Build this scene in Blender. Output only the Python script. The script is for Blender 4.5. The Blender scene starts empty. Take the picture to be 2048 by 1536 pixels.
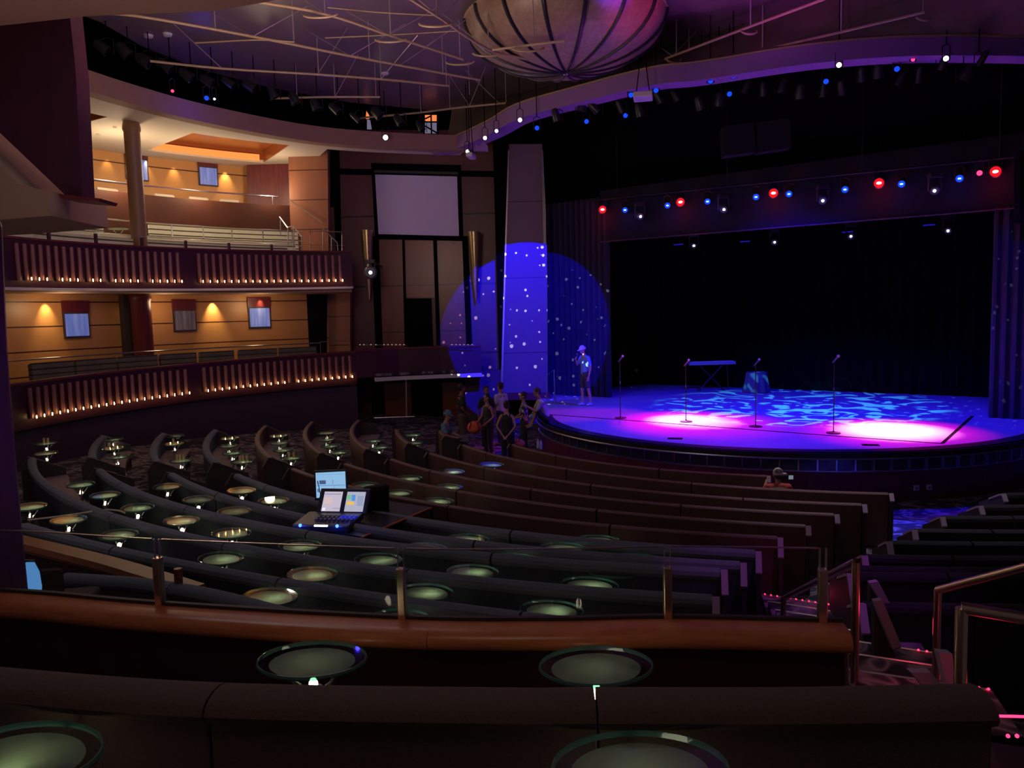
import bpy, math, random
from mathutils import Vector, Matrix, Euler
random.seed(7)
R_ = math.radians
S = bpy.context.scene
COL = S.collection

# ---------------------------------------------------------------- camera
PITCH, ROLL, EYE, FPX, IW, IH = 5.2, 1.5, 3.75, 1540.0, 2048.0, 1536.0
_p, _r = R_(PITCH), R_(ROLL)
FWD = Vector((0, math.cos(_p), -math.sin(_p)))
_RT = Vector((1, 0, 0)); _UP = _RT.cross(FWD)
RT = math.cos(_r) * _RT - math.sin(_r) * _UP
UP = math.sin(_r) * _RT + math.cos(_r) * _UP
RT = RT.normalized(); UP = UP.normalized()
EYEV = Vector((0, 0, EYE))
cam_d = bpy.data.cameras.new('camera')
cam_d.sensor_width = 36.0
cam_d.lens = 36.0 * FPX / IW
cam_d.clip_start = 0.05
cam_d.clip_end = 200
cam = bpy.data.objects.new('camera', cam_d)
COL.objects.link(cam)
cam.matrix_world = Matrix(((RT.x, UP.x, -FWD.x, 0), (RT.y, UP.y, -FWD.y, 0), (RT.z, UP.z, -FWD.z, EYE), (0, 0, 0, 1)))
S.camera = cam

# ---------------------------------------------------------------- world / exposure
S.view_settings.view_transform = 'Standard'
S.view_settings.look = 'None'
S.view_settings.gamma = 1.0
S.view_settings.use_curve_mapping = False
S.view_settings.exposure = 0.0
wd = bpy.data.worlds.new('world'); S.world = wd; wd.use_nodes = True
wd.node_tree.nodes['Background'].inputs[0].default_value = (0.9, 0.62, 0.72, 1)
wd.node_tree.nodes['Background'].inputs[1].default_value = 0.03

# ---------------------------------------------------------------- lights
def aim(o, tgt):
    d = Vector(tgt) - o.location
    o.rotation_euler = d.to_track_quat('-Z', 'Y').to_euler()
def spot(name, loc, tgt, col, power, size=40, blend=0.3, rad=0.1):
    l = bpy.data.lights.new(name, 'SPOT'); l.energy = power; l.color = col
    l.spot_size = R_(size); l.spot_blend = blend; l.shadow_soft_size = rad
    o = bpy.data.objects.new(name, l); COL.objects.link(o); o.location = loc; aim(o, tgt)
    return o
def point(name, loc, col, power, rad=0.05):
    l = bpy.data.lights.new(name, 'POINT'); l.energy = power; l.color = col; l.shadow_soft_size = rad
    o = bpy.data.objects.new(name, l); COL.objects.link(o); o.location = loc
    return o
def area(name, loc, tgt, col, power, sx=1.0, sy=None):
    l = bpy.data.lights.new(name, 'AREA'); l.energy = power; l.color = col
    l.shape = 'RECTANGLE' if sy else 'DISK'; l.size = sx
    if sy: l.size_y = sy
    o = bpy.data.objects.new(name, l); COL.objects.link(o); o.location = loc; aim(o, tgt)
    return o
def gobo(o, kind):
    """a patterned glass wheel in the lantern: the beam is shaped by direction only"""
    l = o.data; l.use_nodes = True; nt = l.node_tree; nt.nodes.clear()
    N = nt.nodes.new; L = nt.links.new
    out = N('ShaderNodeOutputLight'); em = N('ShaderNodeEmission'); L(em.outputs[0], out.inputs[0])
    tc = N('ShaderNodeTexCoord'); sp = N('ShaderNodeSeparateXYZ'); L(tc.outputs['Normal'], sp.inputs[0])
    dx = N('ShaderNodeMath'); dx.operation = 'DIVIDE'; L(sp.outputs[0], dx.inputs[0]); L(sp.outputs[2], dx.inputs[1])
    dy = N('ShaderNodeMath'); dy.operation = 'DIVIDE'; L(sp.outputs[1], dy.inputs[0]); L(sp.outputs[2], dy.inputs[1])
    cb = N('ShaderNodeCombineXYZ'); L(dx.outputs[0], cb.inputs[0]); L(dy.outputs[0], cb.inputs[1])
    if kind == 'dots':
        vo = N('ShaderNodeTexVoronoi'); vo.voronoi_dimensions = '2D'; vo.inputs['Scale'].default_value = 34
        L(cb.outputs[0], vo.inputs['Vector'])
        wn = N('ShaderNodeSeparateColor'); L(vo.outputs['Color'], wn.inputs[0])
        th = N('ShaderNodeMath'); th.operation = 'MULTIPLY_ADD'; L(wn.outputs[0], th.inputs[0]); th.inputs[1].default_value = 0.12; th.inputs[2].default_value = 0.035
        lt = N('ShaderNodeMath'); lt.operation = 'LESS_THAN'; L(vo.outputs['Distance'], lt.inputs[0]); L(th.outputs[0], lt.inputs[1])
        gt = N('ShaderNodeMath'); gt.operation = 'GREATER_THAN'; L(wn.outputs[1], gt.inputs[0]); gt.inputs[1].default_value = 0.45
        fac = N('ShaderNodeMath'); fac.operation = 'MULTIPLY'; L(lt.outputs[0], fac.inputs[0]); L(gt.outputs[0], fac.inputs[1])
        L(fac.outputs[0], em.inputs['Strength'])
    elif kind == 'swirl':
        nz = N('ShaderNodeTexNoise'); nz.noise_dimensions = '2D'; nz.inputs['Scale'].default_value = 10.0; nz.inputs['Distortion'].default_value = 1.6; nz.inputs['Detail'].default_value = 1.0
        L(cb.outputs[0], nz.inputs['Vector'])
        rp = N('ShaderNodeValToRGB'); L(nz.outputs[0], rp.inputs[0])
        rp.color_ramp.elements[0].position = 0.555; rp.color_ramp.elements[0].color = (0, 0, 0, 1)
        rp.color_ramp.elements[1].position = 0.585; rp.color_ramp.elements[1].color = (1, 1, 1, 1)
        L(rp.outputs[0], em.inputs['Strength'])
    return o

# unseen soft area fills, added for the dim base level of the auditorium
area('house_fill', (-3.5, 12.0, 9.3), (-3.8, 12.0, 0), (1.0, 0.70, 0.72), 42, 4.0)
area('rear_fill', (-0.6, 1.2, 6.2), (-0.3, 3.6, 0), (1.0, 0.72, 0.56), 12, 1.6)
area('left_house_fill', (-4.5, 8.5, 8.6), (-3.6, 8.4, 0), (0.84, 0.9, 1.0), 50, 2.5)
# blue stage wash and the two pink pools
spot('blue_wash', (5.6, 18.8, 8.3), (6.6, 19.8, 0.95), (0.008, 0.002, 1.0), 6500, 98, 0.5, 0.4)
spot('blue_wash_deep', (8.5, 20.6, 5.9), (8.9, 20.7, 0.95), (0.01, 0.02, 1.0), 300, 80, 0.8, 0.4)
spot('pink_pool_left', (3.4, 23.2, 6.6), (4.45, 19.3, 0.95), (1.0, 0.30, 0.6), 26000, 20, 1.0, 0.1)
spot('pink_halo_left', (3.4, 23.2, 6.6), (4.45, 19.2, 0.95), (1.0, 0.0, 0.32), 7000, 36, 1.0, 0.1)
spot('pink_pool_right', (9.6, 19.8, 6.5), (8.45, 17.0, 0.95), (1.0, 0.30, 0.6), 26000, 25, 1.0, 0.1)
spot('pink_halo_right', (9.6, 19.8, 6.5), (8.45, 17.0, 0.95), (1.0, 0.0, 0.25), 6000, 38, 1.0, 0.1)
spot('magenta_wash', (6.0, 21.5, 6.6), (4.9, 17.4, 0.95), (0.6, 0.0, 0.3), 700, 62, 1.0, 0.1)
spot('pink_fringe', (7.5, 21.3, 6.6), (1.9, 21.0, 0.95), (1.0, 0.01, 0.12), 1500, 26, 0.9, 0.1)
gobo(spot('cyan_swirl', (6.5, 18.2, 8.4), (7.8, 21.2, 0.95), (0.05, 0.5, 0.8), 8000, 54, 0.3, 0.02), 'swirl')
# blue circle of light with white star dots on the proscenium column
spot('blue_column_beam', (0.5, 14.0, 7.8), (0.55, 25.4, 3.35), (0.004, 0.0, 1.0), 15000, 25.5, 0.04, 0.02)
gobo(spot('white_star_beam', (0.6, 14.0, 7.8), (0.75, 25.4, 3.0), (0.85, 0.9, 1.0), 15000, 28, 0.1, 0.004), 'dots')
gobo(spot('white_star_beam_right', (8.0, 12.0, 7.8), (13.5, 17.3, 2.6), (0.6, 0.7, 1.0), 2600, 44, 0.1, 0.004), 'dots')
spot('blue_leg_beam_right', (8.0, 12.0, 7.8), (13.3, 17.3, 2.6), (0.02, 0.0, 1.0), 1200, 46, 0.3, 0.05)
# purple light over the aisle ends and the arch
spot('purple_aisle_beam', (3.4, 4.6, 9.0), (2.75, 7.0, 1.0), (0.62, 0.06, 1.0), 420, 22, 0.6, 0.1)
spot('blue_aisle_patch', (5.4, 14.0, 8.3), (6.3, 12.0, 0.2), (0.0, 0.02, 1.0), 6500, 15, 0.25, 0.05)
spot('aisle_downlight', (5.4, 11.5, 8.3), (5.2, 10.2, 0.2), (0.9, 0.8, 1.0), 560, 50, 0.8, 0.1)
spot('purple_arch_wash', (5.0, 11.0, 5.0), (7.0, 17.0, 9.6), (0.42, 0.08, 1.0), 110, 56, 0.9, 0.3)
spot('purple_ceiling_wash', (3.0, 11.5, 6.0), (5.0, 15.2, 10.4), (0.85, 0.08, 1.0), 950, 44, 0.9, 0.3)
area('ceiling_fill', (-3.4, 12.5, 6.4), (-4.0, 15.5, 10.4), (1.0, 0.68, 0.60), 150, 2.5)  # from here unseen area fills, added to lift ceiling, band, beam and soffit
area('band_fill', (-3.0, 13.0, 6.2), (-6.5, 20.5, 9.1), (1.0, 0.75, 0.6), 16, 1.5)
area('beam_fill', (-3.2, 6.6, 4.4), (-3.2, 8.6, 7.0), (1.0, 0.68, 0.6), 22, 1.2)
area('left_soffit_fill', (-5.2, 5.5, 3.0), (-6.0, 9.5, 6.6), (1.0, 0.72, 0.66), 22, 1.2)

# ---------------------------------------------------------------- pixel helpers (2048 x 1536 frame)
def ray(px, py):
    return FWD + RT * ((px - IW / 2) / FPX) - UP * ((py - IH / 2) / FPX)
def at(px, py, y):
    d = ray(px, py); return EYEV + d * (y / d.y)
def atz(px, py, z):
    d = ray(px, py); return EYEV + d * ((z - EYE) / d.z)
spot('pink_dish_beam', (5.5, 10.0, 5.6), (3.0, 15.9, 9.7), (1.0, 0.06, 0.5), 1100, 14, 0.8, 0.1)
spot('blue_dish_beam', (5.2, 10.0, 5.6), (2.5, 15.5, 9.85), (0.12, 0.03, 1.0), 4200, 8, 0.8, 0.1)

# ---------------------------------------------------------------- materials
def lin(r, g, b):
    f = lambda c: (c / 255 / 12.92) if c / 255 <= 0.04045 else ((c / 255 + 0.055) / 1.055) ** 2.4
    return (f(r), f(g), f(b), 1)
def mat(name, col, rough=0.6, metal=0.0, noise=0.0, scale=8.0, bump=0.0, emit=None, es=0.0, spec=0.5):
    m = bpy.data.materials.new(name); m.use_nodes = True
    nt = m.node_tree; b = nt.nodes['Principled BSDF']
    b.inputs['Base Color'].default_value = (*col[:3], 1)
    b.inputs['Roughness'].default_value = rough
    b.inputs['Metallic'].default_value = metal
    b.inputs['Specular IOR Level'].default_value = spec
    if noise or bump:
        tc = nt.nodes.new('ShaderNodeTexCoord')
        nz = nt.nodes.new('ShaderNodeTexNoise'); nz.inputs['Scale'].default_value = scale; nz.inputs['Detail'].default_value = 4
        nt.links.new(tc.outputs['Object'], nz.inputs['Vector'])
        if noise:
            rp = nt.nodes.new('ShaderNodeValToRGB')
            rp.color_ramp.elements[0].position = 0.3; rp.color_ramp.elements[1].position = 0.7
            rp.color_ramp.elements[0].color = (*[c * (1 - noise) for c in col[:3]], 1)
            rp.color_ramp.elements[1].color = (*[min(1, c * (1 + noise)) for c in col[:3]], 1)
            nt.links.new(nz.outputs[0], rp.inputs[0]); nt.links.new(rp.outputs[0], b.inputs['Base Color'])
        if bump:
            bp = nt.nodes.new('ShaderNodeBump'); bp.inputs['Strength'].default_value = bump; bp.inputs['Distance'].default_value = 0.02
            nt.links.new(nz.outputs[0], bp.inputs['Height']); nt.links.new(bp.outputs[0], b.inputs['Normal'])
    if emit:
        b.inputs['Emission Color'].default_value = (*emit[:3], 1); b.inputs['Emission Strength'].default_value = es
    return m
def grain(name, c1, c2, rough=0.35, stretch=(1, 1, 12), scale=2.0):
    m = mat(name, c1, rough); nt = m.node_tree; b = nt.nodes['Principled BSDF']
    tc = nt.nodes.new('ShaderNodeTexCoord'); mp = nt.nodes.new('ShaderNodeMapping'); mp.inputs['Scale'].default_value = stretch
    nz = nt.nodes.new('ShaderNodeTexNoise'); nz.inputs['Scale'].default_value = scale; nz.inputs['Detail'].default_value = 6
    rp = nt.nodes.new('ShaderNodeValToRGB'); rp.color_ramp.elements[0].position = 0.35; rp.color_ramp.elements[1].position = 0.65
    rp.color_ramp.elements[0].color = (*c1[:3], 1); rp.color_ramp.elements[1].color = (*c2[:3], 1)
    nt.links.new(tc.outputs['Object'], mp.inputs[0]); nt.links.new(mp.outputs[0], nz.inputs['Vector'])
    nt.links.new(nz.outputs[0], rp.inputs[0]); nt.links.new(rp.outputs[0], b.inputs['Base Color'])
    return m
def banded(name, base, line, period, width, rough=0.4, vary=0.12, offset=0.0):
    """panels with horizontal grooves every `period` metres (world height)"""
    m = mat(name, base, rough); nt = m.node_tree; b = nt.nodes['Principled BSDF']; N = nt.nodes.new; L = nt.links.new
    tc = N('ShaderNodeNewGeometry'); sp = N('ShaderNodeSeparateXYZ'); L(tc.outputs['Position'], sp.inputs[0])
    ad = N('ShaderNodeMath'); ad.operation = 'ADD'; L(sp.outputs[2], ad.inputs[0]); ad.inputs[1].default_value = offset
    md = N('ShaderNodeMath'); md.operation = 'MODULO'; L(ad.outputs[0], md.inputs[0]); md.inputs[1].default_value = period
    lt = N('ShaderNodeMath'); lt.operation = 'LESS_THAN'; L(md.outputs[0], lt.inputs[0]); lt.inputs[1].default_value = width
    nz = N('ShaderNodeTexNoise'); nz.inputs['Scale'].default_value = 3; nz.inputs['Detail'].default_value = 5
    rp = N('ShaderNodeValToRGB'); rp.color_ramp.elements[0].position = .3; rp.color_ramp.elements[1].position = .7
    rp.color_ramp.elements[0].color = (*[c * (1 - vary) for c in base[:3]], 1); rp.color_ramp.elements[1].color = (*[c * (1 + vary) for c in base[:3]], 1)
    L(nz.outputs[0], rp.inputs[0])
    mx = N('ShaderNodeMix'); mx.data_type = 'RGBA'; L(lt.outputs[0], mx.inputs[0]); L(rp.outputs[0], mx.inputs[6]); mx.inputs[7].default_value = (*line[:3], 1)
    L(mx.outputs[2], b.inputs['Base Color'])
    return m
def emis(name, col, s):
    m = bpy.data.materials.new(name); m.use_nodes = True; nt = m.node_tree; nt.nodes.clear()
    o = nt.nodes.new('ShaderNodeOutputMaterial'); e = nt.nodes.new('ShaderNodeEmission')
    e.inputs[0].default_value = (*col[:3], 1); e.inputs[1].default_value = s
    nt.links.new(e.outputs[0], o.inputs[0]); return m
def glassy(name, tint, refl=0.12, rough=0.03, body=None):
    m = bpy.data.materials.new(name); m.use_nodes = True; nt = m.node_tree; nt.nodes.clear(); N = nt.nodes.new; L = nt.links.new
    o = N('ShaderNodeOutputMaterial'); t = N('ShaderNodeBsdfTransparent'); t.inputs[0].default_value = (*tint[:3], 1)
    g = N('ShaderNodeBsdfGlossy'); g.inputs['Roughness'].default_value = rough; g.inputs[0].default_value = (1, 1, 1, 1)
    fr = N('ShaderNodeLayerWeight'); fr.inputs[0].default_value = 0.3
    bf = N('ShaderNodeNewGeometry'); inv = N('ShaderNodeMath'); inv.operation = 'SUBTRACT'; inv.inputs[0].default_value = 1.0; L(bf.outputs['Backfacing'], inv.inputs[1])
    a0 = N('ShaderNodeMath'); a0.operation = 'MULTIPLY'; L(fr.outputs[0], a0.inputs[0]); L(inv.outputs[0], a0.inputs[1])
    ad = N('ShaderNodeMath'); ad.operation = 'MULTIPLY'; L(a0.outputs[0], ad.inputs[0]); ad.inputs[1].default_value = refl * 8
    mx = N('ShaderNodeMixShader'); L(ad.outputs[0], mx.inputs[0]); L(t.outputs[0], mx.inputs[1]); L(g.outputs[0], mx.inputs[2])
    last = mx
    if body:
        d = N('ShaderNodeBsdfDiffuse'); d.inputs[0].default_value = (*body[:3], 1)
        m2 = N('ShaderNodeMixShader'); m2.inputs[0].default_value = 0.35; L(mx.outputs[0], m2.inputs[1]); L(d.outputs[0], m2.inputs[2]); last = m2
    L(last.outputs[0], o.inputs[0]); return m
def frosted(name, col, trans=0.5):
    m = bpy.data.materials.new(name); m.use_nodes = True; nt = m.node_tree; nt.nodes.clear(); N = nt.nodes.new; L = nt.links.new
    o = N('ShaderNodeOutputMaterial'); t = N('ShaderNodeBsdfTranslucent'); t.inputs[0].default_value = (*col[:3], 1)
    b = N('ShaderNodeBsdfPrincipled'); b.inputs['Base Color'].default_value = (*col[:3], 1); b.inputs['Roughness'].default_value = 0.25
    mx = N('ShaderNodeMixShader'); mx.inputs[0].default_value = trans; L(b.outputs[0], mx.inputs[1]); L(t.outputs[0], mx.inputs[2])
    L(mx.outputs[0], o.inputs[0]); return m
def carpet_mat(name):
    m = mat(name, (0.02, 0.02, 0.03), 0.95); nt = m.node_tree; b = nt.nodes['Principled BSDF']; N = nt.nodes.new; L = nt.links.new
    tc = N('ShaderNodeNewGeometry')
    mp = N('ShaderNodeMapping'); mp.inputs['Scale'].default_value = (2.6, 2.6, 0.01); L(tc.outputs['Position'], mp.inputs[0])
    nz = N('ShaderNodeTexNoise'); nz.inputs['Scale'].default_value = 0.9; nz.inputs['Detail'].default_value = 1.5; nz.inputs['Distortion'].default_value = 1.4; L(mp.outputs[0], nz.inputs['Vector'])
    rp = N('ShaderNodeValToRGB'); e = rp.color_ramp.elements
    e[0].position = 0.44; e[0].color = (0.025, 0.02, 0.04, 1); e[1].position = 0.50; e[1].color = (0.10, 0.08, 0.11, 1)
    n = e.new(0.57); n.color = (0.32, 0.27, 0.30, 1); n2 = e.new(0.64); n2.color = (0.06, 0.05, 0.09, 1)
    L(nz.outputs[0], rp.inputs[0]); L(rp.outputs[0], b.inputs['Base Color']); return m

MT = dict(
    carpet=carpet_mat('patterned_carpet'),
    bench_brown=mat('maroon_vinyl', (0.13, 0.06, 0.055), 0.5, noise=0.12, scale=5),
    roll_brown=mat('maroon_roll', (0.17, 0.095, 0.095), 0.6),
    bench_blue=mat('navy_fabric', (0.05, 0.06, 0.09), 0.95, noise=0.15, scale=30, bump=0.1),
    roll_blue=mat('grey_blue_fabric', (0.15, 0.17, 0.21), 0.95, noise=0.12, scale=60, bump=0.15),
    bench_near=mat('charcoal_brown_fabric', (0.095, 0.06, 0.055), 0.95, noise=0.15, scale=120, bump=0.2),
    bench_shaded=mat('shaded_navy_fabric', (0.018, 0.018, 0.024), 0.95, noise=0.15, scale=30),  # navy bench fabric in near-black, the shade put into its colour
    seat=mat('seat_cushion', (0.26, 0.18, 0.18), 0.85, noise=0.15, scale=20),
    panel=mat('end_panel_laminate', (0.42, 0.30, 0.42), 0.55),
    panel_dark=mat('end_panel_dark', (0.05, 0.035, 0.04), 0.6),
    wood=grain('cherry_wood', lin(206, 116, 74), lin(222, 136, 90), 0.3, (3, 3, 18)),
    redwood=grain('dark_red_veneer', lin(92, 30, 34), lin(112, 40, 42), 0.4, (8, 8, 0.8)),
    fascia=grain('burgundy_veneer', lin(60, 20, 38), lin(70, 24, 42), 0.45, (2, 2, 1)),
    wallwood=banded('honey_wood_panels', lin(196, 140, 84), lin(70, 35, 20), 0.62, 0.035),
    wallwood2=banded('brown_wood_panels', lin(150, 96, 70), lin(60, 32, 24), 0.95, 0.03),
    darkwall=mat('plum_wall', lin(74, 46, 66), 0.6, noise=0.08, scale=2),
    lowerwall=mat('purple_black_wall', lin(60, 40, 72), 0.7),
    screenwall=banded('brown_panel_wall', lin(104, 62, 66), lin(40, 20, 26), 2.4, 0.06),
    panelred=banded('mahogany_panels', lin(118, 54, 36), lin(60, 24, 26), 1.6, 0.04, 0.3),
    tierwall=mat('brown_tier_wall', lin(88, 46, 30), 0.5, noise=0.1, scale=2),
    black=mat('black_paint', (0.004, 0.004, 0.005), 0.9, spec=0.05),
    curtain=mat('black_drape', (0.0025, 0.0025, 0.0035), 0.95, spec=0.05),
    leg=mat('dark_blue_drape', (0.022, 0.022, 0.035), 0.95, noise=0.2, scale=4),
    header=mat('black_header', (0.02, 0.02, 0.024), 0.9, spec=0.1),
    column=banded('brushed_column', lin(112, 94, 94), lin(60, 50, 54), 2.45, 0.03, 0.45, 0.05),
    chrome=mat('chrome', (0.8, 0.8, 0.8), 0.18, 1.0),
    steel=mat('brushed_steel', (0.62, 0.58, 0.56), 0.3, 1.0),
    brass=mat('warm_steel', (0.80, 0.62, 0.45), 0.28, 1.0),
    slat=mat('fluted_slat', lin(150, 100, 108), 0.45),
    cream=mat('cream_plaster', lin(205, 190, 170), 0.8),
    soffit=mat('taupe_plaster', lin(160, 126, 104), 0.85, noise=0.06, scale=2),
    white=mat('white_paint', lin(215, 210, 220), 0.7),
    screen=mat('projection_cloth', (0.70, 0.66, 0.90), 0.9),
    ceilwood=mat('cove_veneer', lin(150, 80, 40), 0.3),
    ceiling=mat('ceiling_plaster', lin(120, 100, 112), 0.38, noise=0.12, scale=0.7),
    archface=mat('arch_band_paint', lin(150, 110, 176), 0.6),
    woodshade=grain('shaded_cherry_cap', lin(132, 74, 50), lin(150, 88, 60), 0.4, (3, 3, 18)),  # darker copy of the cherry wood, shade worked into the grain colours
    archwall=mat('arch_inner_wall', lin(110, 98, 84), 0.6, noise=0.25, scale=1.2),
    pipe=mat('taupe_pipe', lin(176, 150, 120), 0.45),
    wire=mat('bright_wire', lin(210, 195, 200), 0.3, 0.6),
    dish=mat('speckled_dish_metal', lin(158, 134, 112), 0.4, 0.0, noise=0.18, scale=9),
    rib=mat('dark_rib', (0.02, 0.015, 0.03), 0.4),
    stage=mat('stage_vinyl', (0.34, 0.34, 0.38), 0.42, noise=0.08, scale=1.5),
    stageedge=mat('stage_edge_black', (0.02, 0.02, 0.03), 0.3),
    mirror=mat('smoked_mirror', (0.10, 0.10, 0.13), 0.12, 0.7),
    plastic=mat('black_plastic', (0.02, 0.02, 0.024), 0.4),
    plastic2=mat('grey_plastic', (0.12, 0.12, 0.14), 0.4),
    upseat=banded('striped_bench_fabric', lin(240, 240, 218), lin(84, 80, 68), 0.14, 0.035, 0.9),
    gold=mat('brass_sconce', (0.5, 0.38, 0.2), 0.3, 0.8),
    glass=glassy('clear_glass', (0.93, 0.96, 0.95), 0.07),
    tabglass=glassy('green_table_glass', (0.90, 0.965, 0.95), 0.11, 0.03),
    tabrim=glassy('green_glass_edge', (0.35, 0.6, 0.55), 0.12, 0.05, (0.2, 0.42, 0.38)),
    frost=frosted('frosted_table_disc', (0.5, 0.54, 0.45), 0.62),
    warmlamp=emis('warm_bulb', (1.0, 0.60, 0.20), 26),
    tablelamp=emis('table_lamp', (1.0, 0.86, 0.6), 9),
    redled=emis('red_led', (1.0, 0.02, 0.08), 5),
    redlens=emis('red_lens', (1.0, 0.005, 0.012), 1.6),
    redcore=emis('red_core', (1.0, 0.45, 0.4), 6),
    bluelens=emis('blue_lens', (0.005, 0.05, 1.0), 1.6),
    bluecore=emis('blue_core', (0.18, 0.5, 1.0), 6),
    whitelens=emis('white_lens', (0.75, 0.85, 1.0), 26),
    warmlens=emis('warm_lens', (1.0, 0.92, 0.78), 10),
    tinylamp=emis('tiny_lamp', (1.0, 0.7, 0.4), 0.7),
    orangecove=emis('orange_cove_strip', (1.0, 0.32, 0.07), 1.1),
    orangewin=emis('orange_window', (1.0, 0.25, 0.07), 1.0),
    palewin=emis('pale_window', (0.45, 0.40, 0.62), 0.32),
)

# ---------------------------------------------------------------- mesh builder
class MB:
    def __init__(s): s.v = []; s.f = []
    def add(s, vs, fs):
        n = len(s.v); s.v += [Vector(v) for v in vs]; s.f += [tuple(i + n for i in f) for f in fs]; return s
    def box(s, c, d, rz=0.0, rx=0.0, ry=0.0):
        c = Vector(c); M = Euler((rx, ry, rz)).to_matrix(); h = Vector(d) / 2
        vs = [c + M @ Vector((x * h.x, y * h.y, z * h.z)) for z in (-1, 1) for y in (-1, 1) for x in (-1, 1)]
        return s.add(vs, [(0, 2, 3, 1), (4, 5, 7, 6), (0, 1, 5, 4), (2, 6, 7, 3), (0, 4, 6, 2), (1, 3, 7, 5)])
    def tube(s, pts, r, n=8, r2=None):
        pts = [Vector(p) for p in pts]; k = len(pts); rings = []
        for i, p in enumerate(pts):
            t = (pts[min(i + 1, k - 1)] - pts[max(i - 1, 0)]).normalized()
            u = t.cross(Vector((0, 0, 1)))
            if u.length < 1e-3: u = t.cross(Vector((1, 0, 0)))
            u.normalize(); w = t.cross(u)
            rr = r if r2 is None else r + (r2 - r) * i / max(1, k - 1)
            rings.append([p + (u * math.cos(2 * math.pi * j / n) + w * math.sin(2 * math.pi * j / n)) * rr for j in range(n)])
        vs = [v for g in rings for v in g]; fs = []
        for i in range(k - 1):
            for j in range(n):
                a = i * n + j; b = i * n + (j + 1) % n; fs.append((a, b, b + n, a + n))
        fs.append(tuple(range(n - 1, -1, -1))); fs.append(tuple((k - 1) * n + j for j in range(n)))
        return s.add(vs, fs)
    def lathe(s, c, prof, n=24, sx=1.0, sy=1.0, rz=0.0, cap=True):
        c = Vector(c); vs = []; fs = []; k = len(prof); cz, sz = math.cos(rz), math.sin(rz)
        for (r, z) in prof:
            for j in range(n):
                a = 2 * math.pi * j / n; x = r * math.cos(a) * sx; y = r * math.sin(a) * sy
                vs.append(c + Vector((x * cz - y * sz, x * sz + y * cz, z)))
        for i in range(k - 1):
            for j in range(n):
                a = i * n + j; b = i * n + (j + 1) % n; fs.append((a, b, b + n, a + n))
        if cap: fs.append(tuple(range(n - 1, -1, -1))); fs.append(tuple((k - 1) * n + j for j in range(n)))
        return s.add(vs, fs)
    def ball(s, c, r, n=10, sc=(1, 1, 1)):
        pr = [(max(1e-4, r * math.sin(math.pi * i / n)), -r * math.cos(math.pi * i / n) * sc[2]) for i in range(n + 1)]
        return s.lathe(c, pr, n * 2, sc[0], sc[1])
    def prism(s, poly, vec):
        """planar polygon (3-D points) pushed along vec"""
        poly = [Vector(p) for p in poly]; vec = Vector(vec); n = len(poly)
        return s.add(poly + [p + vec for p in poly], [tuple(range(n)), tuple(range(2 * n - 1, n - 1, -1))] + [(i, i + n, (i + 1) % n + n, (i + 1) % n) for i in range(n)])
    def sweep(s, path, prof, zf=None, closed=False):
        """profile (offset to the right of travel, z) carried along a plan path"""
        k = len(path); m = len(prof); vs = []
        for i, p in enumerate(path):
            a = path[max(i - 1, 0)]; b = path[min(i + 1, k - 1)]
            t = Vector((b[0] - a[0], b[1] - a[1])).normalized(); nx, ny = t.y, -t.x
            z0 = zf(i / (k - 1)) if zf else 0.0
            for (o, z) in prof: vs.append((p[0] + nx * o, p[1] + ny * o, z + z0))
        fs = []
        for i in range(k - 1):
            for j in range(m):
                a = i * m + j; b = i * m + (j + 1) % m; fs.append((a, b, b + m, a + m))
        fs.append(tuple(range(m - 1, -1, -1))); fs.append(tuple((k - 1) * m + j for j in range(m)))
        return s.add(vs, fs)
    def build(s, name, m, parent=None, smooth=False, bevel=0.0):
        me = bpy.data.meshes.new(name)
        off = Vector((0, 0, 0))
        q = parent
        while q is not None:
            off += q.location; q = q.parent
        me.from_pydata([tuple(v - off) for v in s.v], [], s.f)
        me.materials.append(MT[m] if isinstance(m, str) else m)
        import bmesh
        bm = bmesh.new(); bm.from_mesh(me); bmesh.ops.recalc_face_normals(bm, faces=bm.faces); bm.to_mesh(me); bm.free()
        if smooth:
            for p in me.polygons: p.use_smooth = True
        o = bpy.data.objects.new(name, me); COL.objects.link(o)
        if parent: o.parent = parent
        if smooth == 'auto' or smooth:
            try:
                me.set_sharp_from_angle(angle=R_(35))
            except Exception: pass
        if bevel:
            b = o.modifiers.new('bevel', 'BEVEL'); b.width = bevel; b.segments = 2; b.limit_method = 'ANGLE'
        return o
def tag(o, label=None, cat=None, group=None, kind=None):
    if label: o['label'] = label
    if cat: o['category'] = cat
    if group: o['group'] = group
    if kind: o['kind'] = kind
    return o
def thing(name, loc, label, cat, group=None):
    o = bpy.data.objects.new(name, None); o.empty_display_size = 0.1; COL.objects.link(o); o.location = loc
    return tag(o, label, cat, group)
def struct(o): o['kind'] = 'structure'; return o
def copy_tree(o, parent=None):
    c = o.copy(); COL.objects.link(c); c.parent = parent
    for ch in o.children: copy_tree(ch, c)
    return c
def roundprof(cx, cz, rx, rz, n=10):
    return [(cx + rx * math.cos(2 * math.pi * i / n), cz + rz * math.sin(2 * math.pi * i / n)) for i in range(n)]
def pixback(mb, pts, y, thick):
    return mb.prism([at(px, py, y + thick) for px, py in pts], (0, -thick, 0))
def rect(o0, o1, z0, z1): return [(o0, z0), (o1, z0), (o1, z1), (o0, z1)]
def pixprism(mb, pts, y, thick):
    return mb.prism([at(px, py, y) for px, py in pts], (0, thick, 0))
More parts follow.
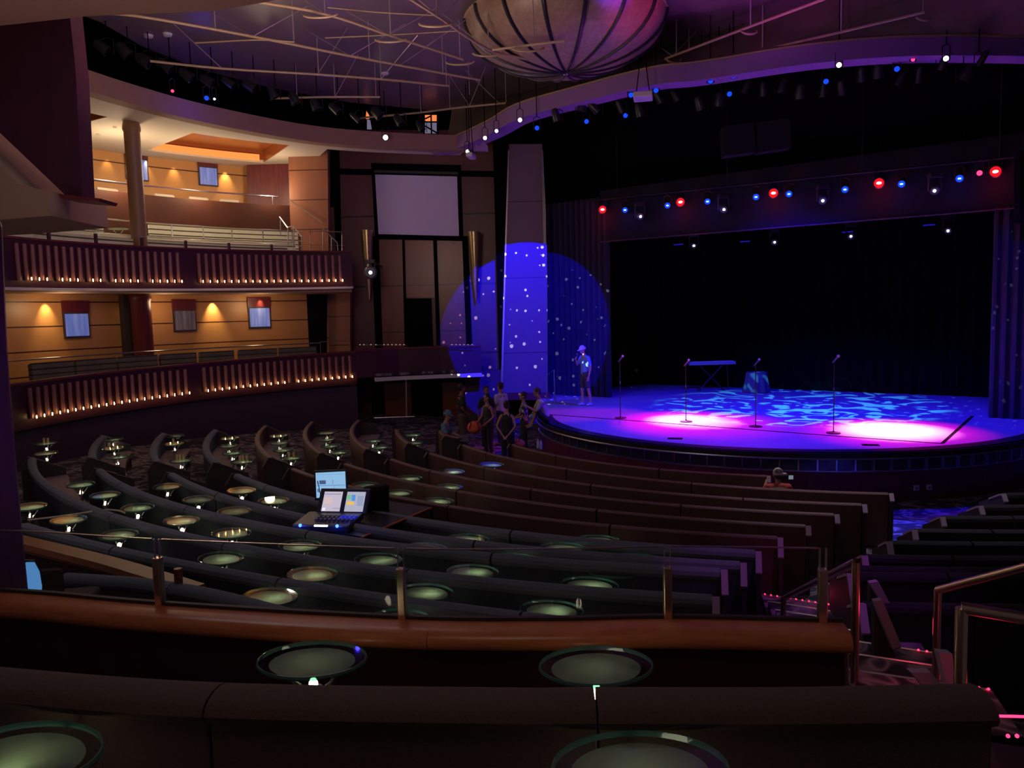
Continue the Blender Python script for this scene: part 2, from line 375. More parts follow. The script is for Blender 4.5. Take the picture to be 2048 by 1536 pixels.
def ordn(i): return ['first', 'second', 'third', 'fourth', 'fifth', 'sixth', 'seventh', 'eighth', 'ninth', 'tenth', 'eleventh', 'twelfth', 'thirteenth', 'fourteenth', 'fifteenth', 'sixteenth', 'seventeenth', 'eighteenth', 'nineteenth', 'twentieth', 'twenty-first', 'twenty-second', 'twenty-third', 'twenty-fourth', 'twenty-fifth'][i]

# ---------------------------------------------------------------- hall plan
# bench rows: circle centre, radius, fitted at the top edge of each backrest
ROW = {1: (6.38, 19.39, 7.07), 2: (7.42, 20.23, 9.40), 3: (7.12, 20.09, 10.11), 4: (6.86, 20.19, 10.93), 5: (6.86, 20.55, 12.07), 6: (6.30, 20.41, 12.51),
       7: (5.85, 20.41, 13.11), 8: (5.45, 20.65, 13.80), 9: (4.99, 21.34, 14.75), 10: (5.33, 22.02, 16.33), 11: (9.28, 29.97, 25.94)}
TOP = lambda k: 0.95 + 0.05 * (k - 1)
FLR = lambda k: 0.13 + 0.05 * (k - 1)
HC = (6.3, 20.3)
RK = [(0, 0.0), (6.9, 0.0), (8.2, FLR(1)), (9.41, FLR(2)), (10.2, FLR(3)), (11.0, FLR(4)), (11.79, FLR(5)), (12.61, FLR(6)), (13.37, FLR(7)), (13.98, FLR(8)), (14.6, FLR(9)), (15.3, FLR(10)), (16.0, FLR(11)), (30, FLR(11))]
def gz(x, y):
    r = math.hypot(x - HC[0], y - HC[1])
    for (a, za), (b, zb) in zip(RK, RK[1:]):
        if r <= b: return za + (zb - za) * (r - a) / (b - a)
    return FLR(11)
def rp(k, a, off=0.0):
    cx, cy, r = ROW[k]; r += off; return (cx + r * math.sin(a), cy - r * math.cos(a))
def rang(k, p):
    cx, cy, r = ROW[k]; return math.atan2(p[0] - cx, cy - p[1])
BX, BY, BR = -0.82, 14.8, 10.0            # centre and radius of the curved balcony fronts
def bp(phi, r=BR): return (BX + r * math.cos(phi), BY + r * math.sin(phi))
def bphi(px, r=BR, py=640):
    """angle on the balcony circle seen at pixel column px"""
    best = None
    for i in range(2000):
        ph = R_(60 + 140 * i / 1999); x, y = bp(ph, r); v = Vector((x, y, 0)) - EYEV
        v.z = 0
        z = EYE + 0; q = Vector((x, y, EYE - (py - 640) / FPX * y)) - EYEV
        sx = IW / 2 + FPX * q.dot(RT) / q.dot(FWD)
        if q.dot(FWD) > 0 and (best is None or abs(sx - px) < best[0]): best = (abs(sx - px), ph)
    return best[1]

# ---------------------------------------------------------------- floor
mb = MB(); nx, ny = 90, 110; X0, X1, Y0, Y1 = -20.0, 18.0, 3.9, 31.0
vs = []
for j in range(ny + 1):
    for i in range(nx + 1):
        x = X0 + (X1 - X0) * i / nx; y = Y0 + (Y1 - Y0) * j / ny; vs.append((x, y, gz(x, y)))
fs = [(j * (nx + 1) + i, j * (nx + 1) + i + 1, (j + 1) * (nx + 1) + i + 1, (j + 1) * (nx + 1) + i) for j in range(ny) for i in range(nx)]
mb.add(vs, fs); struct(mb.build('floor', 'carpet', smooth=True))

# ---------------------------------------------------------------- benches
def arc_path(k, a0, a1, off=0.0, step=0.03):
    n = max(2, int(abs(a1 - a0) / step) + 1)
    return [rp(k, a0 + (a1 - a0) * i / n, off) for i in range(n + 1)]
def bench(k, a0, a1, style, label, group, ends=(True, True), phase=0.0):
    fz, tz = FLR(k), TOP(k); am = (a0 + a1) / 2; b = rp(k, am)
    t = thing('curved_bench', (b[0], b[1], gz(*b)), label, 'bench', group)
    fab, rol = {'brown': ('bench_brown', 'roll_brown'), 'blue': ('bench_blue', 'roll_blue'), 'dark': ('bench_shaded', 'bench_shaded')}[style]
    rr = 0.022 if style == 'brown' else 0.06
    r = ROW[k][2]; seg = 2.35 / r; cuts = [a0]
    x = a0 + seg * (0.35 + phase)
    while x < a1 - seg * 0.3: cuts.append(x); x += seg
    cuts.append(a1); g = 0.012 / r
    lo = fz - 0.06
    for c0, c1 in zip(cuts, cuts[1:]):
        p = arc_path(k, c0 + g, c1 - g)
        MB().sweep(p, [(-0.075, lo), (0.0, lo), (0.015, tz - rr), (-0.09, tz - rr)]).build('backrest', fab, t)
        o = MB().sweep(p, roundprof(-0.04, tz - rr, 0.035 + rr * 0.62, rr, 10)).build('top_roll', rol, t, True)
    p = arc_path(k, a0 + g, a1 - g)
    MB().sweep(p, rect(-0.52, -0.08, lo, fz + 0.30)).build('base', 'panel_dark', t)
    MB().sweep(p, [(-0.58, fz + 0.30), (-0.08, fz + 0.30), (-0.08, fz + 0.41), (-0.54, fz + 0.43), (-0.59, fz + 0.40)]).build('seat', 'seat', t, True)
    for e, (flag, a) in enumerate(zip(ends, (a0, a1))):
        if not flag: continue
        s = -1 if e == 0 else 1; w = 0.04 / r; dr_ = 0.11 if k <= 5 else 0.20
        q = [a, a + s * w]; 
        q = sorted(q)
        pth = [rp(k, q[0]), rp(k, (q[0] + q[1]) / 2), rp(k, q[1])]
        MB().sweep(pth, [(-0.56, lo), (0.02 + dr_ * .6, lo), (0.02 + dr_ * .6, tz - dr_), (0.02, tz - 0.02), (-0.04, tz - 0.04), (-0.56, fz + 0.56)]).build('end_panel', 'panel_dark', t)
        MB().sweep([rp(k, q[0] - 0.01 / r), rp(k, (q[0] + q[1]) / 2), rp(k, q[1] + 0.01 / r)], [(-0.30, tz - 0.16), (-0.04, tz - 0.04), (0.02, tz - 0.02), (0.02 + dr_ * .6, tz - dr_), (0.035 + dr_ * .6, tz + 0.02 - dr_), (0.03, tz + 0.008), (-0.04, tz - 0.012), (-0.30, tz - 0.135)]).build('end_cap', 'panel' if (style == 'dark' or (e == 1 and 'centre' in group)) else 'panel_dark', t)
    return t
LEFTPX = {1: (1015, 889), 2: (915, 890), 3: (856, 905), 4: (775, 918), 5: (689, 926), 6: (592, 935), 7: (472, 947), 8: (339, 945), 9: (192, 937), 10: (48, 951)}
RIGHTP = {1: None, 2: (5.44, 10.93), 3: (4.71, 10.22), 4: (4.05, 9.53), 5: (3.43, 8.87), 6: (2.86, 8.17), 7: (2.41, 7.51), 8: (2.10, 6.97), 9: (1.80, 6.49), 10: (1.56, 5.94), 11: (1.36, 5.45)}
RBLOCK = {2: (7.02, 10.97), 3: (6.2, 10.12), 4: (5.29, 9.18), 5: (4.58, 8.51), 6: (3.99, 7.84), 7: (3.42, 7.08), 8: (3.14, 6.66), 9: (2.92, 6.09), 10: (2.60, 5.07)}
AL, AR = {}, {}
for k in range(1, 11): AL[k] = rang(k, atz(*LEFTPX[k], TOP(k)))
AL[10] -= 0.12
AL[11] = rang(11, atz(42, 1047, TOP(11)))
for k in range(2, 12): AR[k] = rang(k, RIGHTP[k])
AR[1] = rang(1, atz(1535, 950, TOP(1)))
for k in range(1, 12):
    st = 'brown' if k <= 6 else 'blue'
    bench(k, AL[k], AR[k], st, f'long curved {"maroon" if st == "brown" else "navy and grey"} bench of the centre block, {ordn(k - 1)} row from the stage', 'centre block benches', phase=(k * 0.37) % 0.6)
for k in range(2, 10):
    st = 'brown' if k <= 6 else 'blue'; r = ROW[k][2]
    a1 = AL[k] - 1.3 / r; a = a1
    while True:
        x, y = rp(k, a, 0.0)
        nx_ = IW / 2 + FPX * x / y; ny_ = 0
        if a < math.asin(-min(1, r / math.hypot(*ROW[k][:2]))) and False: break
        cxk, cyk, rk = ROW[k]; dk = math.hypot(cxk, cyk); at_ = -(math.pi / 2 - 0 + 0) ; tanp = math.atan2(cxk, cyk) - math.asin(rk / dk); ta_ = -math.pi / 2 - tanp * 0
        # the curve turns away from the viewer where the sight line is tangent to it
        tx_, ty_ = math.sqrt(dk * dk - rk * rk) * math.sin(tanp), math.sqrt(dk * dk - rk * rk) * math.cos(tanp)
        if a < rang(k, (tx_, ty_)) - 0.2: break
        if math.hypot(x - BX, y - BY) > 9.55 or a < a1 - 0.9 or (y > 24.0): break
        a -= 0.01
    if k == 2: a = a1 - 0.12
    if k == 3: a = max(a, a1 - 0.24)
    a0 = a + 0.02
    if a1 - a0 < 0.08: continue
    bench(k, a0, a1, st, f'short curved {"maroon" if st == "brown" else "navy and grey"} bench under the left balcony, {ordn(k - 2)} from the stage', 'left block benches')
for k in range(2, 11):
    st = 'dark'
    a0 = rang(k, RBLOCK[k]); a = a0
    while True:
        x, y = rp(k, a)
        if x > 0.80 * y or a > a0 + 0.8: break
        a += 0.01
    if k == 10: a = a0 + 0.05
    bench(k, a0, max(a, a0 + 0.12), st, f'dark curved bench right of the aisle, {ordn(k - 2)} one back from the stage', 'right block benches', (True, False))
# short bench behind the left part of the lower section
def sweep_bench(name, path, fz, tz, fabric, roll, label, seats=True, cuts=None, rr=0.06, thick=0.10, deep=0.5):
    mid = path[len(path) // 2]
    t = thing(name, (mid[0], mid[1], fz), label, 'bench')
    cuts = cuts or [0, len(path) - 1]
    for c0, c1 in zip(cuts, cuts[1:]):
        p = path[c0:c1 + 1]
        d = Vector((p[1][0] - p[0][0], p[1][1] - p[0][1])).normalized() * 0.004
        e = Vector((p[-1][0] - p[-2][0], p[-1][1] - p[-2][1])).normalized() * 0.004
        p = [(p[0][0] + d.x, p[0][1] + d.y)] + list(p[1:-1]) + [(p[-1][0] - e.x, p[-1][1] - e.y)]
        MB().sweep(p, [(-thick, fz), (0, fz), (0, tz - rr), (-thick, tz - rr)]).build('backrest', fabric, t, bevel=0.01)
        MB().sweep(p, roundprof(-thick / 2, tz - rr, thick / 2 + 0.035, rr, 14)).build('top_roll', roll, t, True)
    if seats:
        MB().sweep(path, rect(-thick - deep, -thick, fz, fz + 0.30)).build('base', 'panel_dark', t)
        MB().sweep(path, [(-thick - deep - .04, fz + 0.30), (-thick, fz + 0.30), (-thick, fz + 0.42), (-thick - deep - .03, fz + 0.43)]).build('seat', 'seat', t)
    return t
def spline(pts, n=8):
    out = []
    P = [Vector(p) for p in pts]; P = [P[0] * 2 - P[1]] + P + [P[-1] * 2 - P[-2]]
    for i in range(1, len(P) - 2):
        for j in range(n):
            t = j / n; a, b, c, d = P[i - 1], P[i], P[i + 1], P[i + 2]
            out.append(tuple(0.5 * ((2 * b) + (c - a) * t + (2 * a - 5 * b + 4 * c - d) * t * t + (3 * b - a - 3 * c + d) * t ** 3)))
    out.append(tuple(P[-2])); return out
p12 = spline([tuple(atz(px, py, 1.5)[:2]) for px, py in [(120, 1150), (200, 1155), (290, 1163), (420, 1185), (600, 1232), (720, 1262)]], 5)
sweep_bench('curved_bench', p12, 0.6, 1.5, 'bench_blue', 'roll_blue', 'short navy bench just beyond the near glass rail, left of the posts', cuts=[0, 12, len(p12) - 1])

# ---------------------------------------------------------------- cocktail tables
def make_table():
    t = thing('cocktail_table', (0, 0, 0), 'oval glass cocktail table', 'table', 'cocktail tables')
    h = 0.60; a, b = 0.265, 0.20
    MB().lathe((0, 0, 0), [(1.0, h - 0.018), (1.012, h - 0.009), (1.0, h)], 40, a, b).build('glass_top', 'tabglass', t, True)
    MB().lathe((0, 0, 0), [(1.003, h - 0.02), (1.02, h - 0.01), (1.003, h + 0.001), (0.985, h + 0.0015), (0.985, h - 0.0195)], 40, a, b, cap=False).build('rim', 'tabrim', t, True)
    MB().lathe((0, 0, 0), [(0.79, h - 0.024), (0.79, h - 0.0195)], 36, a, b).build('frosted_disc', 'frost', t)
    for s in (-1, 1):
        MB().tube([(s * 0.03, 0, 0.43), (s * 0.09, 0, 0.475), (s * 0.155, 0, h - 0.03)], 0.012, 8).build('arm', 'chrome', t, True)
    MB().tube([(0, 0, 0.43), (0, 0.05, 0.475), (0, 0.12, h - 0.03)], 0.008, 8).build('arm', 'chrome', t, True)
    MB().lathe((0, 0, 0), [(0.13, 0.0), (0.13, 0.012), (0.03, 0.03), (0.022, 0.06), (0.022, 0.39), (0.04, 0.42), (0.045, 0.45)], 20).build('pedestal', 'steel', t, True)
    MB().lathe((0, 0, 0), [(0.001, 0.50), (0.014, 0.495), (0.022, 0.475), (0.022, 0.452)], 12).build('lamp', 'tablelamp', t, True)
    return t
TPX = [(540, 1192), (1103, 1218), (945, 1142), (1176, 1173), (1225, 1140), (1275, 1118), (1022, 1117), (935, 1077), (1125, 1095), (850, 1183), (757, 1118), (625, 1147),
       (600, 1090), (442, 1115), (463, 1065), (237, 1068), (363, 1040), (275, 1014), (137, 1038), (210, 989), (161, 968), (60, 1012), (335, 972), (400, 997), (472, 1020), (483, 980),
       (548, 1000), (800, 1237), (850, 1096), (1190, 1085),
       (92, 886), (92, 906), (226, 878), (227, 896), (234, 913), (349, 871), (348, 887), (362, 920), (459, 876), (457, 891), (465, 905), (484, 922), (557, 871), (559, 885), (566, 899), (582, 915),
       (653, 865), (653, 878), (660, 891), (676, 904), (746, 881), (758, 894), (826, 869), (828, 885), (812, 957), (787, 987), (866, 1004), (890, 945), (893, 974), (962, 932), (720, 971)]
proto = make_table(); first = True; TABLES = []
LAMPOFF = {(335, 972), (400, 997), (472, 1020), (1225, 1140), (1275, 1118), (1345, 1102), (850, 1096), (720, 971)}
for (px, py) in TPX:
    best = None
    for k in range(1, 12):
        q = atz(px, py, TOP(k) - 0.04); cx, cy, r = ROW[k]; d = math.hypot(q[0] - cx, q[1] - cy) - r
        e = abs(d - 0.33)
        if best is None or e < best[0]: best = (e, k, q, d)
    e, k, q, d = best
    a = rang(k, q); d = min(max(d, 0.25), 0.48); x, y = rp(k, a, d)
    if py < 930 and px < 900: x, y = q[0], q[1]
    TABLES.append((k, a, x, y, (px, py)))
cnt = {}
for (k, a, x, y, pp) in sorted(TABLES, key=lambda t: (t[0], t[1])):
    side = 'left' if a < AL[k] - 0.3 / ROW[k][2] else 'centre'
    key = (k, side); cnt[key] = cnt.get(key, 0) + 1
    o = proto if first else copy_tree(proto); first = False
    dx, dy = x - HC[0], y - HC[1]
    o.location = (x, y, TOP(k) - 0.04 - 0.60); o.rotation_euler = (0, 0, math.atan2(dy, dx) + math.pi / 2)
    blk = 'the left balcony block' if side == 'left' else 'the centre block'
    o['label'] = f'oval glass cocktail table, {ordn(cnt[key] - 1)} from left behind bench row {ordn(k - 1)} of {blk}'
    o['group'] = 'cocktail tables of ' + blk
    if pp in LAMPOFF: pw = 0.12
    else: pw = 1.1 if pp[1] > 930 else 0.7
    spot('table_lamp_light', (x + 0.04, y, TOP(k) - 0.04 - 0.60 + 0.505), (x + 0.035, y, 3), (0.97, 1.0, 0.68), pw * (2.9 if (pp[0] < 400 and 930 < pp[1] < 1080) else 1.8), 150, 0.8, 0.02)
# ---------------------------------------------------------------- near tier where the photographer stands
def path_of(pxs, z, n=6): return spline([tuple(atz(px, py, z)[:2]) for px, py in pxs], n)
NF, CF = 1.56, 1.84
pp = spline([(-3.7, 4.72), (-2.96, 4.56), (-2.13, 4.33), (-0.65, 4.02), (0.2, 3.94), (0.8, 3.93), (1.69, 3.82)], 6)
# tier floors
mb = MB(); mb.prism([(-6, -1.5, NF), (1.75, -1.5, NF), (1.75, 3.8, NF), (0.2, 3.92, NF), (-0.65, 4.0, NF), (-2.1, 4.3, NF), (-6, 5.1, NF)], (0, 0, -0.1)); struct(mb.build('floor_near', 'carpet'))
mb = MB(); mb.prism([(-6, -1.5, CF), (1.75, -1.5, CF), (1.75, 2.33, CF), (0, 2.4, CF), (-6, 3.3, CF)], (0, 0, -0.27)); struct(mb.build('floor_rear', 'carpet'))
par = thing('wood_parapet', (-0.65, 4.0, NF), 'dark veneer parapet with a thick rounded cherry wood cap, below the glass rail', 'parapet')
MB().sweep(pp, rect(-0.10, 0.02, 0.35, 2.0)).build('panel', 'fascia', par)
cap = [(-0.12, 2.0), (0.05, 1.99), (0.08, 2.0), (0.098, 2.02), (0.102, 2.045), (0.092, 2.07), (0.07, 2.088), (0.03, 2.096), (-0.10, 2.096), (-0.12, 2.07)]
cuts = [0, 11, 19, len(pp) - 1]
for c0, c1 in zip(cuts, cuts[1:]): MB().sweep(pp[c0:c1 + 1], cap).build('cap', 'wood', par, True)
MB().sweep(pp, rect(-0.105, -0.075, 2.09, 2.115)).build('glass_channel', 'panel_dark', par)
ep = pp[-1]
MB().tube([(ep[0] - 0.03, ep[1] - 0.06, NF), (ep[0] - 0.03, ep[1] - 0.06, 2.0)], 0.012).build('end_post', 'steel', par, True)
# glass rail
gr = thing('glass_rail', (-0.65, 4.08, 2.09), 'clear glass rail panels with thin metal posts on top of the wooden parapet', 'railing')
def pp_at(px):
    best = min(range(len(pp)), key=lambda i: abs((IW / 2 + FPX * (Vector((pp[i][0], pp[i][1], 2.2)) - EYEV).dot(RT) / (Vector((pp[i][0], pp[i][1], 2.2)) - EYEV).dot(FWD)) - px))
    return best
fine = spline(pp, 6)
def fidx(px):
    f = lambda q: IW / 2 + FPX * (Vector((q[0], q[1], 2.2)) - EYEV).dot(RT) / (Vector((q[0], q[1], 2.2)) - EYEV).dot(FWD)
    return min(range(len(fine)), key=lambda i: abs(f(fine[i]) - px))
marks = [2, fidx(302), fidx(797), fidx(1342), fidx(1655)]
for a, b in zip(marks, marks[1:]):
    g = fine[a + 1:b]
    MB().sweep(g, rect(-0.096, -0.084, 2.10, 2.49)).build('glass_panel', 'glass', gr)
    MB().sweep(g, rect(-0.0965, -0.0835, 2.488, 2.494)).build('glass_edge', 'steel', gr)
for mi in marks[1:]:
    q = fine[mi]; q0 = fine[max(0, mi - 1)]; t = Vector((q[0] - q0[0], q[1] - q0[1])).normalized()
    c = Vector((q[0] - 0.09 * t.y, q[1] + 0.09 * t.x, 0))
    MB().box((c.x, c.y, 2.235), (0.045, 0.05, 0.29), math.atan2(t.y, t.x)).build('post', 'brass', gr, bevel=0.006)
    for s in (-0.016, 0.016): MB().box((c.x + t.x * s, c.y + t.y * s, 2.435), (0.003, 0.02, 0.11)).build('clamp', 'steel', gr)
# near benches (seen from behind)
np_ = [(x, y - 0.055) for x, y in spline([(-3.2, 3.05), (-1.92, 2.74), (-1.07, 2.58), (-0.07, 2.49), (0.25, 2.475), (0.9, 2.44), (1.53, 2.43)], 8)]
i1 = min(range(len(np_)), key=lambda i: abs(np_[i][0] + 1.07)); i2 = min(range(len(np_)), key=lambda i: abs(np_[i][0] - 0.27))
sweep_bench('curved_bench', np_, NF, 2.475, 'bench_near', 'bench_near', 'nearest dark charcoal bench across the bottom of the view, seen from behind', cuts=[0, i1, i2, len(np_) - 1], rr=0.055, thick=0.13, deep=0.45)
near = []
for (px, py, z, sc, lab) in [(1192, 1328, NF + 0.55, 1.0, 'large clear oval glass table between the near bench and the parapet, on the right'), (624, 1316, NF + 0.55, 1.0, 'dim oval glass table between the near bench and the parapet, on the left'),
                             (1280, 1532, CF + 0.55, 1.0, 'oval glass table cut by the bottom edge reflecting purple light'), (38, 1508, CF + 0.55, 1.0, 'oval glass table glowing green in the bottom left corner')]:
    o = copy_tree(proto); q = atz(px, py, z); o.location = (q.x, q.y, z - 0.60 * sc); o.scale = (sc, sc, sc); o.rotation_euler = (0, 0, 0.04 if px > 700 else -0.1)
    if px < 100: o.rotation_euler = (0, 0, -0.25)
    o.location.z = z - 0.60
    o['label'] = lab; o['group'] = 'near cocktail tables'; near.append((o, q))
spot('table_lamp_light', (near[3][1].x + 0.0, near[3][1].y - 0.06, near[3][1].z - 0.095), near[3][1], (0.9, 1.0, 0.5), 0.42, 125, 0.9, 0.02)
spot('table_lamp_light', (near[0][1].x, near[0][1].y, near[0][1].z - 0.13), near[0][1], (0.93, 1.0, 0.8), 0.035, 125, 0.9, 0.02)
spot('table_lamp_light', (near[1][1].x, near[1][1].y, near[1][1].z - 0.13), near[1][1], (0.93, 1.0, 0.9), 0.03, 125, 0.9, 0.02)

# left wooden ramp rail beyond the near tier
wp = path_of([(10, 1078), (60, 1090), (200, 1125), (300, 1155), (385, 1182)], 1.42, 4)
wr = thing('ramp_parapet', (wp[8][0], wp[8][1], 0.6), 'low cherry wood capped wall on the far left, behind the glass rail', 'parapet')
MB().sweep(wp, rect(-0.08, 0.02, 0.5, 1.38)).build('panel', 'fascia', wr)
MB().sweep(wp, [(-0.13, 1.36), (0.08, 1.36), (0.10, 1.40), (0.07, 1.45), (-0.12, 1.45), (-0.14, 1.41)]).build('cap', 'woodshade', wr, True)
q = atz(358, 1175, 1.45); MB().tube([(q.x, q.y, 1.42), (q.x, q.y, 1.62)], 0.035, 12).build('post', 'woodshade', wr, True)
for px, py in [(258, 1156), (270, 1157), (283, 1158), (371, 1181)]:
    q = atz(px, py, 1.46); MB().ball(q, 0.008, 6).build('led', 'redled', wr)

# ---------------------------------------------------------------- aisle steps with red lights
def aisle_pt(t, u):
    """t 0..1 along the aisle toward the camera, u 0..1 across"""
    a0, a1 = Vector((2.66, 8.15)), Vector((1.74, 3.9)); b0, b1 = Vector((3.66, 7.55)), Vector((2.5, 3.6))
    a = a0.lerp(a1, t); b = b0.lerp(b1, t); return a.lerp(b, u)
ns = 7
for i in range(ns):
    t0, z = i / ns, 0.48 + (NF - 0.48) * (i + 1) / ns
    P = [aisle_pt(t0, 0), aisle_pt(t0, 1), aisle_pt(1.0, 1), aisle_pt(1.0, 0)]
    mb = MB().prism([(p.x, p.y, z) for p in P], (0, 0, -0.154)); struct(mb.build('stair_tread', 'carpet'))
    st = thing('step_light_strip', (*P[0], z), f'row of tiny red lights along the {ordn(i)} aisle step, counted up from the stage', 'light strip', 'red aisle step lights')
    MB().tube([(P[0].x, P[0].y + 0.012, z), (P[1].x, P[1].y + 0.012, z)], 0.008, 6).build('nosing', 'steel', st, True)
    n = 18
    for j in range(n):
        if i in (1, 2, 3, 4, 5, 6) and j < n - 3: continue
        c = Vector((P[0].x, P[0].y, z)).lerp(Vector((P[1].x, P[1].y, z)), (j + 0.5) / n)
        MB().ball(c + Vector((0, -0.008, 0.012)), 0.0075, 5).build('led', 'redled', st)
point('red_step_glow', (3.0, 7.6, 0.85), (1.0, 0.03, 0.12), 0.35, 0.05)
point('red_step_glow', (2.35, 4.3, 1.9), (1.0, 0.03, 0.12), 1.0, 0.05)
point('red_step_glow', (1.75, 2.75, 2.3), (1.0, 0.03, 0.12), 0.25, 0.05)
MB().prism([(1.8, 2.2, NF), (3.5, 2.2, NF), (3.5, 3.58, NF), (1.76, 3.8, NF)], (0, 0, -0.2)).build('floor_landing', 'carpet')['kind'] = 'structure'
st = thing('step_light_strip', (1.6, 2.3, 1.8), 'red light strip at the floor in the bottom right corner', 'light strip')
c0, c1 = atz(1995, 1432, 1.84), atz(2080, 1434, 1.84)
MB().tube([c0, c1], 0.006, 6).build('strip', 'redled', st)
for px in (2016, 2034): MB().ball(atz(px, 1472, 1.75), 0.009, 6).build('led', 'redled', st)

# handrails
def handrail(label, pts, posts, r=0.021):
    t = thing('handrail', pts[0], label, 'handrail')
    MB().tube(pts, r, 14).build('rail', 'brass', t, True)
    for a, b in posts: MB().tube([a, b], r, 14).build('post', 'brass', t, True)
    return t
A1 = at(1712, 1124, 4.3); A0 = at(1567, 1197, 6.6)
handrail('steel handrail running down the aisle beyond the end of the parapet', [A0 + Vector((0, 0, -0.05)), A0, A1, A1 + Vector((0.0, 0, -0.05))], [(A0, (A0.x, A0.y, gz(A0.x, A0.y) + 0.3)), (A1, (A1.x, A1.y, NF - 0.1))], 0.024)
B1 = at(1876, 1180, 4.1); B0 = at(2075, 1128, 3.5)
handrail('brass-toned handrail rising to the right edge, further of the two', [B1 + Vector((0, 0, -0.04)), B1, B0], [(B1, (B1.x, B1.y, 1.0))])
C1 = at(1924, 1216, 2.6); C0 = at(2090, 1243, 2.5)
handrail('thick polished handrail nearest the camera at the right edge', [C1 + Vector((0, 0, -0.04)), C1, C0], [(C1, (C1.x, C1.y, NF + 0.02))], 0.021)
# slanted purple-lit wing panels beside the stairs on the right
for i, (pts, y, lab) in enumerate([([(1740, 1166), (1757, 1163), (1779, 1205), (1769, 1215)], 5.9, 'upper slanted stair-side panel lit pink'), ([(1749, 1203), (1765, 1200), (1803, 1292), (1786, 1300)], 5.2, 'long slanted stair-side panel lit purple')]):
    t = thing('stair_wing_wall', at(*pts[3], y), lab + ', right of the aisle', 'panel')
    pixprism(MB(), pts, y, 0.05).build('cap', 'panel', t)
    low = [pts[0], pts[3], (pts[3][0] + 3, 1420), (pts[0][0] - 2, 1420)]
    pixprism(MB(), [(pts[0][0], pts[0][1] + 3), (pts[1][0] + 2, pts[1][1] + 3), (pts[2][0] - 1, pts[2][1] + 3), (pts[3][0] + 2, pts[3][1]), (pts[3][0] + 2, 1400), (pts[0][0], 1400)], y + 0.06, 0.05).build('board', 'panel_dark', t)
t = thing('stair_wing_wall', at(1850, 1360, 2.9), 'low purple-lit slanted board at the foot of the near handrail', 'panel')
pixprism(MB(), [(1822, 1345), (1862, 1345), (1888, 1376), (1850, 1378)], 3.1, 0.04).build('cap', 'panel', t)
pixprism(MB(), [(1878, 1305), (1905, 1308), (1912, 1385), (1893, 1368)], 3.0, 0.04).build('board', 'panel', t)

# ---------------------------------------------------------------- curved side balconies
PHR = math.atan2(24.0 - BY, -4.85 - BX)      # right end (towards the stage)
PHL = R_(192)                                # left end, behind the pillar
PH0 = math.atan2(17.0 - BY, -10.6 - BX)
def arc(r, a0=PHL, a1=PHR, n=48): return [bp(a0 + (a1 - a0) * i / n, r) for i in range(n + 1)]
def slope(z_l, z_r):
    """height along the arc: the measured front edge rises slightly toward the stage"""
    return lambda u: z_l + (z_r - z_l) * max(-0.4, ((PHL + (PHR - PHL) * u) - PH0) / (PHR - PH0))
def front(name, label, zt, zb, px_groups, dark, py):
    t = thing(name, (*bp(R_(140)), zb[0]), label, 'balcony front')
    h0, h1 = zt[0] - zb[0], zt[1] - zb[1]; h = (h0 + h1) / 2
    zf = slope(zb[0], zb[1])
    path = arc(BR)[::-1]
    zfr = lambda u: zf(1 - u)
    # travelling from stage end to the left: right-hand side is outward from the centre
    MB().sweep(path, rect(0.0, 0.16, 0.0, h), zfr).build('panel', 'fascia', t)
    MB().sweep(path, rect(-0.05, 0.20, h, h + 0.05), zfr).build('coping', 'redwood', t)
    MB().sweep(path, rect(-0.04, 0.20, -0.06, 0.0), zfr).build('trim', 'white' if dark and 0 in dark else 'fascia', t)
    if px_groups:
        n = 0
        for (pa, pb, cnt) in px_groups:
            fa, fb = bphi(pa, BR, py), bphi(pb, BR, py)
            for i in range(cnt):
                ph = fa + (fb - fa) * i / (cnt - 1)
                u = (ph - PHL) / (PHR - PHL); z0 = zf(u)
                x, y = bp(ph, BR - 0.03)
                s = MB().lathe((x, y, z0 + 0.16), [(0.036, 0.0), (0.042, 0.03), (0.046, h - 0.28), (0.04, h - 0.25)], 10)
                s = s.build('slat', 'slat', t, True)
                if n not in dark:
                    lx, ly = bp(ph - 0.004, BR - 0.125)
                    MB().ball((lx, ly, z0 + 0.19), 0.015, 6, (0.8, 0.8, 2.4)).build('lamp', 'warmlamp', s)
                n += 1
    return t
front('balcony_parapet', 'upper burgundy balcony front with a row of fluted slats and small glowing lamps', (5.60, 5.80), (4.60, 4.72), [(38, 357, 22), (400, 681, 21)], {0, 4, 8, 11, 16}, 575)
front('balcony_parapet', 'lower burgundy balcony front with a row of fluted slats and small glowing lamps', (2.52, 2.66), (1.58, 1.76), [(58, 372, 21), (410, 702, 22)], {33}, 790)

# wall below the lower balcony, balcony slabs, back walls
struct(MB().sweep(arc(BR + 0.05, PHL, PHR)[::-1], rect(0.0, 0.2, -0.2, 1.62)).build('wall_left', 'lowerwall'))
struct(MB().sweep(arc(BR + 0.15)[::-1], rect(0.0, 6.0, 4.56, 4.66)).build('ceiling_lower_balcony', 'soffit'))
struct(MB().sweep(arc(BR + 0.15)[::-1], rect(0.0, 3.0, 1.55, 1.75)).build('floor_lower_balcony', 'carpet'))
struct(MB().sweep(arc(12.0)[::-1], rect(0.0, 0.2, 1.7, 4.6)).build('wall_lower_balcony', 'wallwood'))
struct(MB().sweep(arc(BR + 0.15)[::-1], rect(0.0, 2.3, 4.7, 4.85)).build('floor_upper_balcony', 'carpet'))
struct(MB().sweep(arc(12.4)[::-1], rect(0.0, 0.12, 4.8, 7.45)).build('wall_upper_tier', 'tierwall'))
struct(MB().sweep(arc(12.4)[::-1], rect(0.1, 3.0, 6.6, 6.75)).build('floor_upper_tier', 'carpet'))
struct(MB().sweep(arc(14.6)[::-1], rect(0.0, 0.2, 6.6, 9.4)).build('wall_upper_balcony', 'wallwood'))
